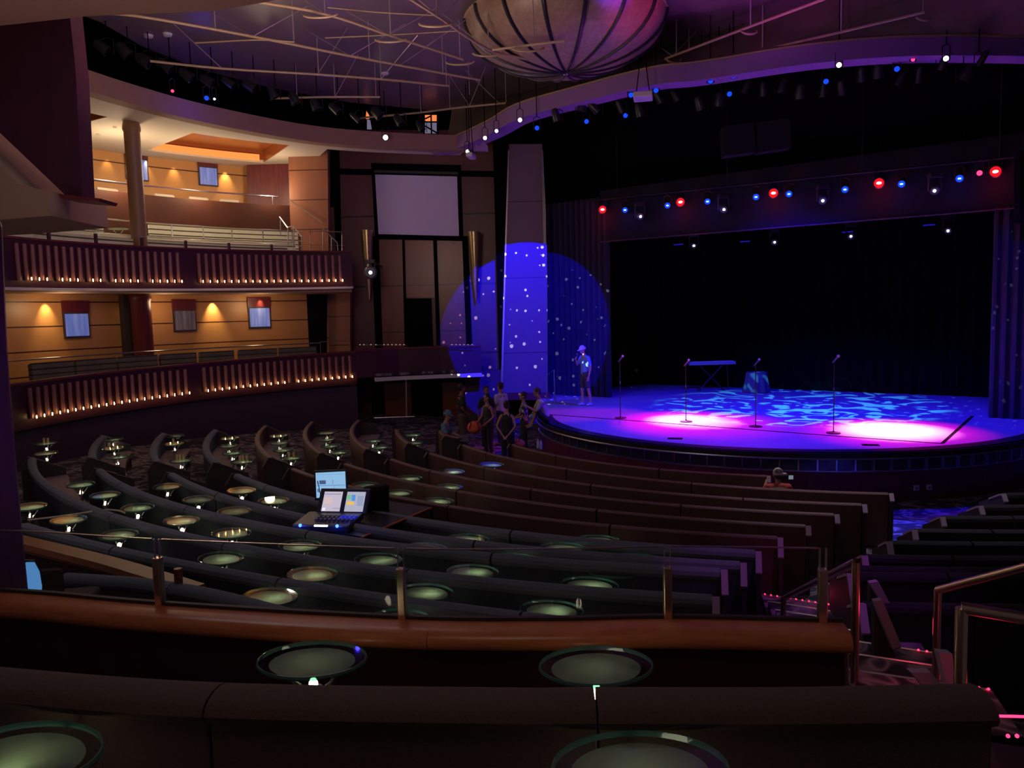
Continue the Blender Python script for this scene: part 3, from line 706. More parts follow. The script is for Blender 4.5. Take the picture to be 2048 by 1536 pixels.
# upper balcony ceiling: pale borders around recessed veneer coves
PHC0, PHC1 = bphi(297, 13.6, 290), bphi(527, 13.6, 300)
CZ = 9.0
def annulus(r0, r1, a0, a1, z0, z1, m, name='ceiling_upper_balcony', n=30):
    return struct(MB().sweep(arc(r0, a0, a1, n)[::-1], rect(0.0, r1 - r0, z0, z1)).build(name, m))
annulus(BR - 0.1, 10.7, PHL, PHR + .04, CZ, CZ + 0.1, 'cream')
annulus(13.7, 15.0, PHL, PHR + .04, CZ, CZ + 0.1, 'cream')
annulus(10.7, 13.7, PHC1, PHR + .04, CZ, CZ + 0.1, 'cream')
annulus(10.7, 13.7, PHC0 + 0.22, PHC0, CZ, CZ + 0.1, 'cream')
annulus(10.6, 13.8, PHC0, PHC1, CZ + 0.38, CZ + 0.45, 'ceilwood')
annulus(10.6, 13.8, PHL, PHC0 + 0.22, CZ + 0.38, CZ + 0.45, 'ceilwood')
for (a0, a1) in ((PHC0, PHC1), (PHL, PHC0 + 0.22)):
    struct(MB().sweep(arc(13.7, a0, a1, 24)[::-1], rect(0.0, 0.05, CZ + 0.10, CZ + 0.42)).build('trim_cove', 'ceilwood'))
    struct(MB().sweep(arc(10.65, a0, a1, 24)[::-1], rect(0.0, 0.05, CZ + 0.10, CZ + 0.42)).build('trim_cove', 'ceilwood'))
for pc in (PHC0, PHC1, PHC0 + 0.22):
    a_, b_ = bp(pc, 10.6), bp(pc, 13.8); dd = Vector((b_[1] - a_[1], a_[0] - b_[0], 0)).normalized() * 0.03
    struct(MB().prism([(*a_, CZ + 0.02), (*b_, CZ + 0.02), (*b_, CZ + 0.45), (*a_, CZ + 0.45)], dd).build('trim_cove', 'ceilwood'))
t = thing('cove_light', (*bp((PHC0 + PHC1) / 2, 13.6), CZ + 0.2), 'long glowing orange cove light in the upper balcony ceiling', 'cove light')
MB().sweep(arc(13.64, PHC0 - 0.01, PHC1 + 0.01, 24)[::-1], rect(0.0, 0.05, CZ + 0.06, CZ + 0.26)).build('strip', 'orangecove', t)
for px in (233, 264, 348, 383):
    pass
dl = 0
for (px, py, r) in [(394, 252, 11.2), (343, 273, 12.2), (572, 296, 12.0), (230, 262, 11.5), (196, 272, 12.6)]:
    ph = bphi(px, r, py); x, y = bp(ph, r)
    z = CZ - 0.01 if px not in (394, 343) else CZ + 0.37
    MBo = MB().lathe((x, y, z - 0.02), [(0.05, 0.0), (0.05, 0.02)], 14).build('downlight', 'tinylamp')
    tag(MBo, f'small round downlight in the upper balcony ceiling, {ordn(dl)} of five', 'downlight', 'upper balcony downlights'); dl += 1
# deep ceiling band above the upper balcony opening
bt = thing('ceiling_band', (*bp(R_(140), BR - 0.2), 8.9), 'long curved taupe band edging the ceiling above the upper balcony', 'ceiling band')
pband = path_of([(120, 172), (185, 192), (240, 208), (330, 232), (400, 248), (480, 264), (560, 278), (640, 289), (740, 297), (850, 302), (930, 304)], 8.9, 4)
MB().sweep(pband, rect(-0.12, 0.25, 8.9, 9.36)).build('band', 'soffit', bt)
# gap filler between the band and the balcony ceiling
MB().sweep(pband, rect(-0.9, -0.12, 8.98, 9.06)).build('return', 'cream', bt)

# balcony columns
def column(label, px, pyb, r, z0, z1, rad, m):
    ph = bphi(px, r, pyb); x, y = bp(ph, r)
    o = MB().lathe((x, y, 0), [(rad * 0.92, z0), (rad * 0.98, z0 + 0.6), (rad, z1 - 0.25), (rad * 1.12, z1 - 0.2), (rad * 1.12, z1 - 0.12), (rad, z1)], 24).build('round_column', m, None, True)
    tag(o, label, 'column'); return o
MT['colwood'] = mat('column_veneer', lin(150, 116, 84), 0.5)
column('round tan column rising to the upper balcony ceiling', 268, 330, 10.75, 4.85, 9.0, 0.20, 'colwood')
column('round brown column standing in the lower balcony', 284, 640, 11.4, 1.7, 4.6, 0.26, 'redwood')
ph = bphi(262, 11.95, 640); x, y = bp(ph, 11.9)
tag(MB().box((x, y, 3.15), (0.55, 0.3, 2.9), ph + math.pi / 2).build('wall_pier', 'panel_dark'), 'dark flat pier behind the lower balcony column', 'pier')

# niches with blue frosted art panels
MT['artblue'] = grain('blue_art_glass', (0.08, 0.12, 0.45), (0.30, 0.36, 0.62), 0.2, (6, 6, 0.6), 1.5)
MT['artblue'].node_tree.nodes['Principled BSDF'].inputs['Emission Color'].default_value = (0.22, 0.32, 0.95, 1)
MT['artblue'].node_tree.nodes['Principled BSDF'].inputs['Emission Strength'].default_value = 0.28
MT['artdim'] = grain('dim_art_glass', (0.14, 0.13, 0.22), (0.30, 0.28, 0.36), 0.2, (6, 6, 0.6), 1.5)
def niche(px, py, w, h, r, label, m, top=0.3):
    ph = bphi(px, r, py); x, y = bp(ph, r - 0.04); c = at(px, py, y)
    t = thing('wall_niche_art', (x, y, c.z), label, 'wall art', 'lit wall niches')
    rz = ph + math.pi / 2
    MB().box((x, y, c.z), (w + 0.08, 0.05, h + 0.08), rz).build('frame', 'panel_dark', t)
    x2, y2 = bp(ph, r - 0.075); MB().box((x2, y2, c.z), (w, 0.03, h), rz).build('art_panel', m, t)
    x3, y3 = bp(ph, r - 0.05); MB().box((x3, y3, c.z + h / 2 + 0.04 + top / 2), (w + 0.1, 0.05, top), rz).build('header_panel', 'redwood', t)
niche(152, 650, 0.62, 0.58, 12.0, 'bright blue-white square art panel in the lower balcony wall, leftmost', 'artblue')
niche(369, 641, 0.60, 0.56, 12.0, 'dim grey square art panel in the lower balcony wall, beside the bright downlight', 'artdim')
niche(518, 635, 0.62, 0.58, 12.0, 'bluish square art panel in the lower balcony wall, nearest the stage', 'artblue')
niche(415, 353, 0.55, 0.55, 14.6, 'blue square art panel on the upper balcony wall, in full view', 'artblue')
niche(273, 339, 0.60, 0.60, 14.6, 'blue square art panel on the upper wall partly hidden by the column', 'artblue')
# wall washers
def washer(px, py, r, z, pw, size=62):
    ph = bphi(px, r, py); x, y = bp(ph, r - 0.16); tx, ty = bp(ph, r + 0.06)
    spot('wall_washer', (x, y, z), (tx, ty, z - 0.9), (1.0, 0.74, 0.34), pw * 1.3, size, 1.0, 0.02)
for px, pw in ((90, 62), (424, 95), (518, 28), (238, 10), (-30, 20)): washer(px, 600, 12.0, 4.48, pw)
for px, pw in ((450, 60), (348, 22), (292, 20), (215, 14), (500, 10)): washer(px, 350, 14.6, 8.92, pw)
for px, r, pw in ((130, 11.2, 15), (330, 11.2, 15), (520, 11.2, 14)):
    ph = bphi(px, r, 640); x, y = bp(ph, r); point('lower_balcony_light', (x, y, 4.2), (1.0, 0.70, 0.38), pw, 0.15)
for px, r, pw in ((240, 12.0, 95), (400, 12.0, 80), (540, 12.2, 55)):
    ph = bphi(px, r, 330); x, y = bp(ph, r); point('upper_balcony_light', (x, y, 7.9), (1.0, 0.78, 0.52), pw, 0.2)

# upper balcony seating: pale striped benches in tiers, tables, rails
def stripe_bench(r, pa, pb, py, z0, z1, label, n=12):
    a, b = bphi(pa, r, py), bphi(pb, r, py)
    t = thing('balcony_bench', (*bp((a + b) / 2, r), z0), label, 'bench', 'pale benches in the upper balcony')
    P = arc(r, a, b, n)[::-1]
    MB().sweep(P, [(0.0, z0), (0.12, z0), (0.12, z1), (0.02, z1 + 0.02)]).build('backrest', 'upseat', t)
    MB().sweep(P, [(-0.5, z0), (0.0, z0), (0.0, z0 + 0.42), (-0.52, z0 + 0.44)]).build('seat', 'upseat', t)
stripe_bench(12.2, -10, 208, 450, 5.25, 6.55, 'pale striped bench at the back of the balcony, left of the tan column')
stripe_bench(12.2, 300, 596, 465, 5.25, 6.60, 'pale striped bench at the back of the balcony, right of the tan column')
stripe_bench(11.35, -10, 590, 480, 5.02, 6.16, 'long pale striped bench in the middle tier of the upper balcony')
stripe_bench(10.7, -10, 575, 490, 4.85, 5.95, 'long pale striped bench directly behind the upper balcony front')
def mini_table(px, py, r, z, label):
    ph = bphi(px, r, py); x, y = bp(ph, r)
    t = thing('balcony_table', (x, y, z - 0.6), label, 'table', 'upper balcony tables')
    MB().lathe((x, y, z - 0.02), [(0.26, 0), (0.27, 0.01), (0.26, 0.02)], 20, 1, 0.8).build('glass_top', 'frost', t, True)
    MB().tube([(x, y, z - 0.62), (x, y, z - 0.2)], 0.025).build('pedestal', 'steel', t, True)
    for s in (-1, 1): MB().tube([(x, y, z - 0.2), (x + s * 0.15, y, z - 0.02)], 0.012).build('arm', 'chrome', t, True)
for i, (px, py, z) in enumerate([(237, 455, 6.35), (392, 462, 6.2), (460, 467, 6.15), (531, 468, 6.15)]):
    mini_table(px, py, 11.8, z, f'small glass table between the pale benches, {ordn(i)} from the left')
for i, (px, w) in enumerate([(215, 44), (328, 44), (396, 44), (457, 44)]):
    r = 13.2; ph = bphi(px, r, 388); x, y = bp(ph, r)
    t = thing('balcony_armchair', (x, y, 6.75), f'pale armchair top showing above the upper tier wall, {ordn(i)} from the left', 'armchair', 'armchairs on the top tier')
    rz = ph + math.pi / 2
    MB().box((x, y, 7.2), (0.62, 0.12, 0.9), rz).build('backrest', 'cream', t, bevel=0.05)
    x2, y2 = bp(ph, r - 0.3); MB().box((x2, y2, 6.98), (0.6, 0.5, 0.45), rz).build('seat', 'cream', t, bevel=0.04)
# rails
def arc_rail(label, r, pa, pb, py, z, posts, zlow, rad=0.02, m='steel'):
    a, b = bphi(pa, r, py), bphi(pb, r, py)
    t = thing('balcony_rail', (*bp((a + b) / 2, r), z), label, 'railing')
    P = [(*q, z) for q in arc(r, a, b, 30)]
    MB().tube(P, rad, 8).build('rail', m, t, True)
    for px in posts:
        ph = bphi(px, r, py); q = bp(ph, r); MB().tube([(*q, zlow), (*q, z)], rad * 0.8, 6).build('post', m, t, True)
arc_rail('long steel handrail in front of the pale balcony benches', 11.6, 215, 585, 445, 6.55, [343, 405, 463, 524, 583], 5.3)
arc_rail('thin rail on top of the wall of the upper tier', 12.45, 190, 556, 390, 7.72, [545], 7.45, 0.022)
arc_rail('low rail with purple posts on top of the upper balcony front', 10.08, -10, 690, 490, 5.98, [100, 193, 284, 372, 458, 543], 5.7, 0.006, 'steel')
arc_rail('thin metal handrail above the lower balcony front', 10.1, -10, 640, 700, 3.02, [], 2.6, 0.018)
arc_rail('short rail with small lights near the stage end of the lower balcony', 10.1, 640, 702, 690, 3.05, [640, 700], 2.7, 0.012)
# purple posts standing on the upper front
for i, px in enumerate([100, 193, 284, 372, 458, 543]):
    ph = bphi(px, BR + 0.08, 490); q = bp(ph, BR + 0.08)
    tag(MB().box((*q, 5.78), (0.06, 0.06, 0.34), ph).build('front_post', 'darkwall'), f'short dark post on top of the upper balcony front, {ordn(i)} from the left', 'post', 'posts on the upper balcony front')
# lower balcony seats and their tables
for i, (pa, pb) in enumerate([(66, 150), (155, 235), (240, 318), (324, 395), (402, 470), (480, 556), (560, 634)]):
    r = 10.75; a, b = bphi(pa, r, 720), bphi(pb, r, 720)
    t = thing('balcony_sofa', (*bp((a + b) / 2, r), 1.75), f'grey striped sofa back in the lower balcony, {ordn(i)} from the left', 'sofa', 'sofas in the lower balcony')
    P = arc(r, a, b, 5)[::-1]
    MB().sweep(P, [(0.0, 1.75), (0.14, 1.75), (0.16, 2.86), (0.04, 2.90)]).build('backrest', 'sofagrey' if 'sofagrey' in MT else MT.setdefault('sofagrey', banded('grey_stripe_fabric', lin(118, 112, 104), lin(60, 58, 58), 0.13, 0.03, 0.9)), t)
    MB().sweep(P, [(-0.42, 1.75), (0.0, 1.75), (0.0, 2.3), (-0.44, 2.32)]).build('seat', 'sofagrey', t)
# stair rails at the stage end of the upper balcony
def bent(label, pxs, ys, posts=(), r=0.02, m='steel'):
    P = [at(px, py, y) for (px, py), y in zip(pxs, ys)]
    t = thing('stair_rail', P[0], label, 'railing'); MB().tube(P, r, 8).build('rail', m, t, True)
    for (px, py, py2, y) in posts: MB().tube([at(px, py, y), at(px, py2, y)], r * 0.85, 6).build('post', m, t, True)
bent('steel stair rail descending beside the end of the pale benches', [(559, 434), (575, 455), (586, 452), (604, 474)], [24.6, 24.2, 24.2, 24.0], [(561, 436, 470, 24.6), (576, 455, 490, 24.2), (587, 452, 496, 24.2), (604, 474, 500, 24.0)])
bent('diagonal handrail fixed to the brown end wall of the upper balcony', [(578, 399), (646, 446)], [25.3, 25.3])
bent('square steel rail frame at the end of the upper balcony', [(622, 501), (620, 462), (683, 464), (684, 500)], [24.2, 24.2, 24.2, 24.2], [(646, 462, 564, 24.2), (621, 470, 564, 24.2), (684, 470, 564, 24.2)], 0.017)
bent('short sloping rail inside the square rail frame', [(646, 457), (674, 485), (676, 501)], [24.4, 24.4, 24.4], [(663, 476, 564, 24.4)], 0.02)
for i in range(4):
    a = at(566 + 8 * i, 462 + 10 * i, 24.9); b = at(606, 462 + 10 * i, 24.9)
    tag(MB().tube([a, b], 0.012, 6).build('cable_rail', 'steel'), f'thin horizontal rod beside the balcony stair, {ordn(i)} from the top', 'rod', 'rods beside the balcony stair')

# end walls of the balconies
def wallpix(name, pts, y, thick, m, label=None, cat=None):
    o = pixprism(MB(), pts, y, thick).build(name, m)
    if label: tag(o, label, cat)
    else: struct(o)
    return o
def wallback(name, pts, y, thick, m): return struct(pixback(MB(), pts, y, thick).build(name, m))
wallpix('wall_balcony_end', [(576, 290), (655, 290), (657, 505), (582, 505)], 25.5, 0.3, 'wallwood2')
wallpix('wall_balcony_end', [(493, 318), (580, 314), (585, 505), (497, 505)], 26.6, 0.3, 'redwood')
wallpix('wall_balcony_end', [(604, 575), (650, 575), (650, 720), (606, 720)], 25.3, 0.3, 'black')
wallpix('wall_balcony_end', [(644, 575), (700, 575), (700, 720), (648, 720)], 25.6, 0.3, 'wallwood2')
wallpix('wall_stage_left', [(655, 286), (676, 286), (690, 870), (668, 870)], 26.8, 0.3, 'black')

# ---------------------------------------------------------------- wall beside the stage with the screen
WY = 27.0
wallpix('wall_stage_left', [(668, 260), (1000, 260), (1000, 870), (668, 870)], WY, 0.4, 'screenwall')
wallpix('trim_1', [(675, 337), (990, 342), (990, 354), (675, 349)], WY - 0.03, 0.05, 'black')
t = thing('projection_screen', at(835, 470, WY - 0.2), 'blank white projection screen in a dark frame on the wall left of the stage', 'screen')
pixprism(MB(), [(742, 326), (921, 330), (926, 482), (750, 478)], WY - 0.12, 0.1).build('frame', 'black', t)
pixprism(MB(), [(750, 349), (914, 353), (918, 472), (757, 468)], WY - 0.20, 0.04).build('cloth', 'screen', t)
pixprism(MB(), [(748, 340), (916, 344), (916, 349), (748, 345)], WY - 0.24, 0.12).build('housing', 'plastic', t)
for i, pts in enumerate([[(757, 478), (806, 479), (814, 722), (766, 722)], [(808, 480), (868, 481), (873, 596), (812, 595)], [(873, 480), (925, 482), (935, 722), (882, 722)]]):
    tag(pixprism(MB(), pts, WY - 0.08, 0.06).build('wall_panel', 'panelred'), ['left', 'middle', 'right'][i] + ' mahogany wall panel under the blank screen', 'wall panel', 'mahogany wall panels')
wallpix('door_1', [(812, 597), (862, 597), (866, 700), (816, 700)], WY - 0.12, 0.1, 'black')
for i, (a, b) in enumerate([((748, 757), (766, 722)), ((868, 874), (884, 722)), ((926, 934), (942, 722)), ((804, 809), (816, 722))]):
    pass
for (xa, xb, xc, xd) in [(742, 757, 766, 752), (866, 873, 882, 874), (924, 935, 945, 934), (804, 809, 815, 810)]:
    wallpix('trim_2', [(xa, 472), (xb, 472), (xc, 724), (xd, 724)], WY - 0.14, 0.12, 'black')
# sconces: long tapering half cones
def sconce(px, y, pyt, pyb, w, label):
    a, b = at(px, pyt, y), at(px + 6, pyb, y)
    t = thing('wall_sconce', b, label, 'wall light', 'tall tapering wall sconces')
    n = 10; prof = []
    h = a.z - b.z
    MB().lathe((a.x, y, b.z), [(0.03, 0), (w * 0.45, h * 0.3), (w * 0.8, h * 0.7), (w, h)], 16).build('shade', 'gold', t, True)
    MB().lathe((a.x, y, a.z), [(w * 0.8, 0.0), (w * 0.82, 0.015)], 16).build('rim', 'steel', t, True)
sconce(733, WY - 0.55, 461, 600, 0.22, 'tall tapering brass sconce left of the screen')
sconce(948, WY - 0.55, 464, 602, 0.22, 'tall tapering brass sconce right of the screen')
wallpix('wall_stage_left', [(985, 262), (1020, 262), (1010, 800), (1000, 800)], 26.2, 0.3, 'black')

# box at the stage end of the lower balcony
Pb = [(-4.85, 24.0), (-3.6, 24.6), (-2.3, 24.9), (-0.98, 25.1)]
bx = thing('box_parapet', (-2.9, 24.7, 1.8), 'plain dark red parapet from the lower balcony toward the stage, with white lower edge', 'balcony front')
MB().sweep(Pb, rect(-0.16, 0.0, 1.88, 2.72)).build('panel', 'fascia', bx)
MB().sweep(Pb, rect(-0.20, 0.05, 2.72, 2.78)).build('coping', 'redwood', bx)
MB().sweep([(-4.3, 24.2), (-3.6, 24.55), (-2.3, 24.86), (-0.98, 25.06)], rect(-0.10, 0.08, 1.74, 1.86)).build('trim', 'white', bx)
struct(MB().prism([(-4.85, 24.1, 1.9), (-1.0, 25.2, 1.9), (-1.0, 26.9, 1.9), (-6, 26.9, 1.9)], (0, 0, 0.08)).build('floor_box', 'carpet'))
for i, px in enumerate([720, 728, 742, 752, 768, 776, 784, 792, 800, 808, 904, 912, 920, 928, 936, 944]):
    o = MB().ball(at(px, 689.5, 24.6), 0.018, 5).build('rail_light', 'tinylamp'); tag(o, f'tiny warm light above the box front, {ordn(i)} from the left', 'light', 'tiny lights above the box front')
mb_ = MB().tube([at(718, 690, 24.6), at(812, 690, 24.6)], 0.014, 6).tube([at(900, 690, 24.6), at(948, 690, 24.6)], 0.014, 6)
for px_ in (718, 765, 812, 900, 948):
    q_ = at(px_, 690, 24.6); mb_.tube([q_, (q_.x, q_.y + 0.1, 2.78)], 0.012, 6)
mb_.build('box_rail', 'steel'); bpy.data.objects['box_rail']['label'] = 'thin rail carrying the tiny lights above the plain box front'; bpy.data.objects['box_rail']['category'] = 'railing'
# under the box: dark doors and a rail
wallpix('wall_stage_left', [(742, 752), (935, 746), (935, 870), (745, 870)], 26.6, 0.2, 'black')
wallpix('door_2', [(768, 765), (822, 765), (824, 862), (772, 862)], 26.5, 0.12, 'panelred')
wallpix('door_3', [(884, 765), (925, 765), (927, 862), (888, 862)], 26.5, 0.12, 'panelred')
tag(MB().tube([at(748, 836, 24.2), at(829, 833, 24.4)], 0.02, 8).build('barrier_rail', 'steel', None, True), 'low horizontal rail in front of the dark doors under the box', 'railing')
tag(MB().tube([at(812, 752, 25.0), at(813, 833, 24.9)], 0.025, 8).build('box_post', 'steel', None, True), 'slim metal post carrying the box front', 'post')
wallpix('wall_stage_left', [(930, 742), (1010, 740), (1012, 872), (930, 872)], 26.0, 0.3, 'darkwall')

# ---------------------------------------------------------------- proscenium column, legs, header, backdrop
T = Vector((0.788, -0.616, 0)); NB = Vector((0.616, 0.788, 0))
PL, PR = Vector((3.22, 24.97, 0)), Vector((11.53, 18.48, 0))
col = thing('proscenium_column', at(1050, 790, 25.4), 'tall tapering pale metal column left of the stage, lit blue with white dots below', 'column')
pixprism(MB(), [(1018, 288), (1084, 288), (1094, 500), (1096, 792), (1003, 792), (1010, 520)], 25.4, 0.5).build('shaft', 'column', col)
for pts in ([(1016, 300), (1019, 300), (1012, 520), (1005, 792), (1001, 792), (1009, 520)], [(1083, 300), (1086, 300), (1092, 430), (1092, 487), (1087, 487)]):
    pixprism(MB(), pts, 25.34, 0.1).build('edge_strip', 'steel', col)
pixprism(MB(), [(1000, 786), (1100, 786), (1104, 800), (998, 800)], 25.2, 0.8).build('plinth', 'redwood', col)
def drape(name, a, b, z0, z1, m, label, folds=0.05, per=0.22, thick=0.04):
    L = (b - a).length; n = int(L / per * 6) + 2; d = (b - a).normalized(); nn = Vector((d.y, -d.x, 0)); path = []
    for i in range(n + 1):
        s = L * i / n; q = a + d * s + nn * folds * math.sin(2 * math.pi * s / per); path.append((q.x, q.y))
    o = MB().sweep(path, rect(-thick / 2, thick / 2, z0, z1)).build(name, m, None, True); tag(o, label, 'curtain'); return o
drape('stage_leg_curtain', PL - T * 2.6, PL, 0.96, 7.4, 'leg', 'tall dark blue leg curtain between the pale column and the stage opening')
drape('stage_leg_curtain', PR, PR + T * 3.2, 0.96, 5.95, 'leg', 'dark blue leg curtain with projected dots at the right edge of the stage')
wallpix('wall_stage_right', [(2040, 300), (2140, 300), (2140, 445), (2040, 445)], 17.3, 0.2, 'black')
drape('backdrop_curtain', PL + NB * 4.6 - T * 2.5, PR + NB * 4.6 + T * 5.5, 0.96, 9.5, 'curtain', 'black backdrop curtain across the rear of the stage', 0.06, 0.4)
# black header band over the opening
hd = thing('stage_header', PL + Vector((0, 0, 6.0)), 'long dark fabric header above the stage opening, washed red and blue from its lamps', 'header')
a, b = PL - T * 0.3 - NB * 0.02, PR + T * 3.5 - NB * 0.02
MB().prism([(*a[:2], 5.97), (*b[:2], 5.86), (*b[:2], 7.6), (*a[:2], 7.6)], NB * 0.12).build('cloth', 'header', hd)
MB().tube([(*(a - NB * 0.03)[:2], 5.98), (*(b - NB * 0.03)[:2], 5.87)], 0.02, 6).build('hem', 'darkwall', hd)
a, b = PL - T * 3 - NB * 0.0 + NB * 0.3, PR + T * 5 + NB * 0.3
struct(MB().prism([(*a[:2], 7.5), (*b[:2], 7.5), (*b[:2], 12), (*a[:2], 12)], NB * 0.1).build('wall_above_stage', 'black'))
struct(MB().prism([(*(PL - T * 1.2 + NB * 0.3)[:2], 0.9), (*(PL - T * 4.5 + NB * 1.0)[:2], 0.9), (*(PL - T * 4.5 + NB * 1.0)[:2], 12), (*(PL - T * 1.2 + NB * 0.3)[:2], 12)], NB * 0.1).build('wall_stage_rear', 'black'))

# ---------------------------------------------------------------- stage floor and front
LC, LR = (7.06, 20.76), 6.28
lip = [(LC[0] + LR * math.sin(R_(d)), LC[1] - LR * math.cos(R_(d))) for d in range(-92, 93, 3)]
back = [tuple((PR + NB * 4.9 + T * 5)[:2]), tuple((PL + NB * 4.9 - T * 1)[:2]), (0.9, 26.6)]
poly = lip + back
MB().prism([(x, y, 0.95) for x, y in poly], (0, 0, -0.06)).build('stage_floor', 'stage')['kind'] = 'structure'
sf = thing('stage_apron', (LC[0], LC[1] - LR, 0), 'curved stage front with a black lip, chrome line, smoked mirror band and dark red wood', 'stage front')
lipr = lip
MB().sweep(lipr, rect(-0.30, 0.10, 0.951, 0.957)).build('edge_strip', 'stageedge', sf)
MB().sweep(lipr, [(0.0, 0.86), (0.13, 0.86), (0.13, 0.957), (0.0, 0.957)]).build('lip', 'stageedge', sf, True)
MB().sweep(lipr, roundprof(0.14, 0.845, 0.02, 0.02, 8)).build('chrome_line', 'steel', sf, True)
MB().sweep(lipr, rect(-0.02, 0.07, 0.60, 0.84)).build('mirror_band', 'mirror', sf)
MB().sweep(lipr, rect(-0.02, 0.09, -0.05, 0.60)).build('wood_base', 'redwood', sf)
MB().sweep(lipr, rect(0.07, 0.10, 0.585, 0.61)).build('trim', 'steel', sf)
for i in range(2, 58, 1):
    d = -92 + 3.1 * i
    if d > 80: break
    x, y = LC[0] + (LR + 0.085) * math.sin(R_(d)), LC[1] - (LR + 0.085) * math.cos(R_(d))
    MB().box((x, y, 0.72), (0.03, 0.03, 0.23), R_(d)).build('divider', 'chrome', sf)
struct(MB().prism([(0.9, 20.9, -0.05), (0.9, 26.6, -0.05), (0.9, 26.6, 0.9), (0.9, 20.9, 0.9)], (0.1, 0, 0)).build('wall_stage_side', 'darkwall'))
# outlets
for i, px in enumerate((1831, 1861)):
    q = atz(px, 970, 0.30); d = math.atan2(q.x - LC[0], LC[1] - q.y); x, y = LC[0] + (LR + 0.1) * math.sin(d), LC[1] - (LR + 0.1) * math.cos(d)
    k = (EYEV - q).normalized()
    t = thing('wall_outlet', (x, y, 0.25), f'small white socket plate in the red stage front, {"left" if i == 0 else "right"} one', 'socket', 'sockets in the stage front')
    MB().box((x, y, 0.25), (0.10, 0.02, 0.10), d).build('plate', 'white', t); MB().box((x + 0.011 * math.sin(d), y - 0.011 * math.cos(d), 0.25), (0.04, 0.02, 0.04), d).build('socket', 'plastic2', t)
# black track lines and small floor hatches
trk = [atz(px, py, 0.953) for px, py in [(1098, 829), (1250, 840), (1500, 859), (1700, 874), (1884, 887)]]
tr = thing('stage_track', trk[0], 'thin black line set into the stage floor, running across and turning back', 'floor track')
def flat(pts, w, z, name, m, parent):
    mb = MB(); mb.sweep([(p.x, p.y) for p in pts], rect(-w / 2, w / 2, z, z + 0.004)); return mb.build(name, m, parent)
flat(trk, 0.07, 0.951, 'line', 'black', tr)
flat([trk[-1], atz(1945, 832, 0.953)], 0.07, 0.951, 'line', 'black', tr)
for i, (px, py) in enumerate([(1350, 877), (1741, 890)]):
    q = atz(px, py, 0.953); o = MB().box((q.x, q.y, 0.954), (0.32, 0.2, 0.006), -0.3).build('floor_hatch', 'black'); tag(o, f'small dark hatch in the stage floor near the front edge, {"left" if i == 0 else "right"} one', 'floor hatch', 'stage floor hatches')

struct(MB().prism([(17.5, -2, -0.2), (17.5, 31, -0.2), (17.5, 31, 12.4), (17.5, -2, 12.4)], (0.2, 0, 0)).build('wall_right', 'darkwall'))
# ---------------------------------------------------------------- ceiling
CE = 10.4
edge = [atz(px, py, CE) for px, py in [(150, 25), (200, 44), (285, 93), (395, 137), (540, 175), (700, 205), (880, 222)]]
arch = path_of([(862, 306), (905, 300), (976, 270), (1034, 239), (1147, 208), (1300, 171), (1407, 159), (1614, 128), (1821, 112), (2048, 112), (2200, 118)], 8.95, 5)
poly = [(-14, -2), (-14, 13)] + [(p.x, p.y) for p in edge]
ax = [(x, y - 0.0) for x, y in arch]
top_arch = path_of([(905, 215), (1050, 190), (1150, 158), (1300, 105), (1450, 62), (1600, 12), (1750, -30), (2000, -80), (2200, -110)], CE, 3)
poly2 = poly + [p for p in top_arch] + [(14, -2)]
mb = MB().prism([(x, y, CE) for x, y in poly2], (0, 0, 0.1)); struct(mb.build('ceiling', 'ceiling'))
# inner wall dropping from the ceiling edge to the arch band
n = min(len(top_arch), 20)
def resample(P, n):
    d = [0]; 
    for a, b in zip(P, P[1:]): d.append(d[-1] + math.dist(a, b))
    out = []
    for i in range(n):
        s = d[-1] * i / (n - 1); j = max(k for k in range(len(d)) if d[k] <= s + 1e-9); j = min(j, len(P) - 2)
        u = (s - d[j]) / max(1e-9, d[j + 1] - d[j]); out.append((P[j][0] + (P[j + 1][0] - P[j][0]) * u, P[j][1] + (P[j + 1][1] - P[j][1]) * u))
    return out
ta = resample(top_arch, 40); ba = resample(arch[4:], 40)
vs = [(x, y, CE) for x, y in ta] + [(x, y, 9.32) for x, y in ba] + [(x, y, CE + .1) for x, y in ta] + [(x + .03, y + .15, 9.4) for x, y in ba]
fs = [(i, i + 1, 41 + i, 40 + i) for i in range(39)] + [(80 + i, 120 + i, 121 + i, 81 + i) for i in range(39)]
struct(MB().add(vs, fs).build('ceiling_arch_wall', 'archwall', None, True))
ab = thing('proscenium_arch_band', (*arch[20], 8.95), 'wide purple-lit curved band edging the ceiling in front of the stage', 'arch band')
MB().sweep(arch, rect(-0.5, 0.0, 8.95, 9.36)).build('band', 'archface', ab, True)
MB().sweep(arch, rect(0.0, 0.03, 9.33, 9.37)).build('edge_trim', 'pipe', ab)
struct(MB().prism([(-20, -2, 12.4), (20, -2, 12.4), (20, 36, 12.4), (-20, 36, 12.4)], (0, 0, 0.1)).build('ceiling_void', 'black'))
struct(MB().prism([(-16, 31.2, -0.1), (14, 31.2, -0.1), (14, 31.2, 12.4), (-16, 31.2, 12.4)], (0, 0.2, 0)).build('wall_back', 'black'))
struct(MB().sweep(arc(15.2, PHL, R_(60), 40)[::-1], rect(0.0, 0.1, 8.9, 12.4)).build('wall_left_void', 'black'))
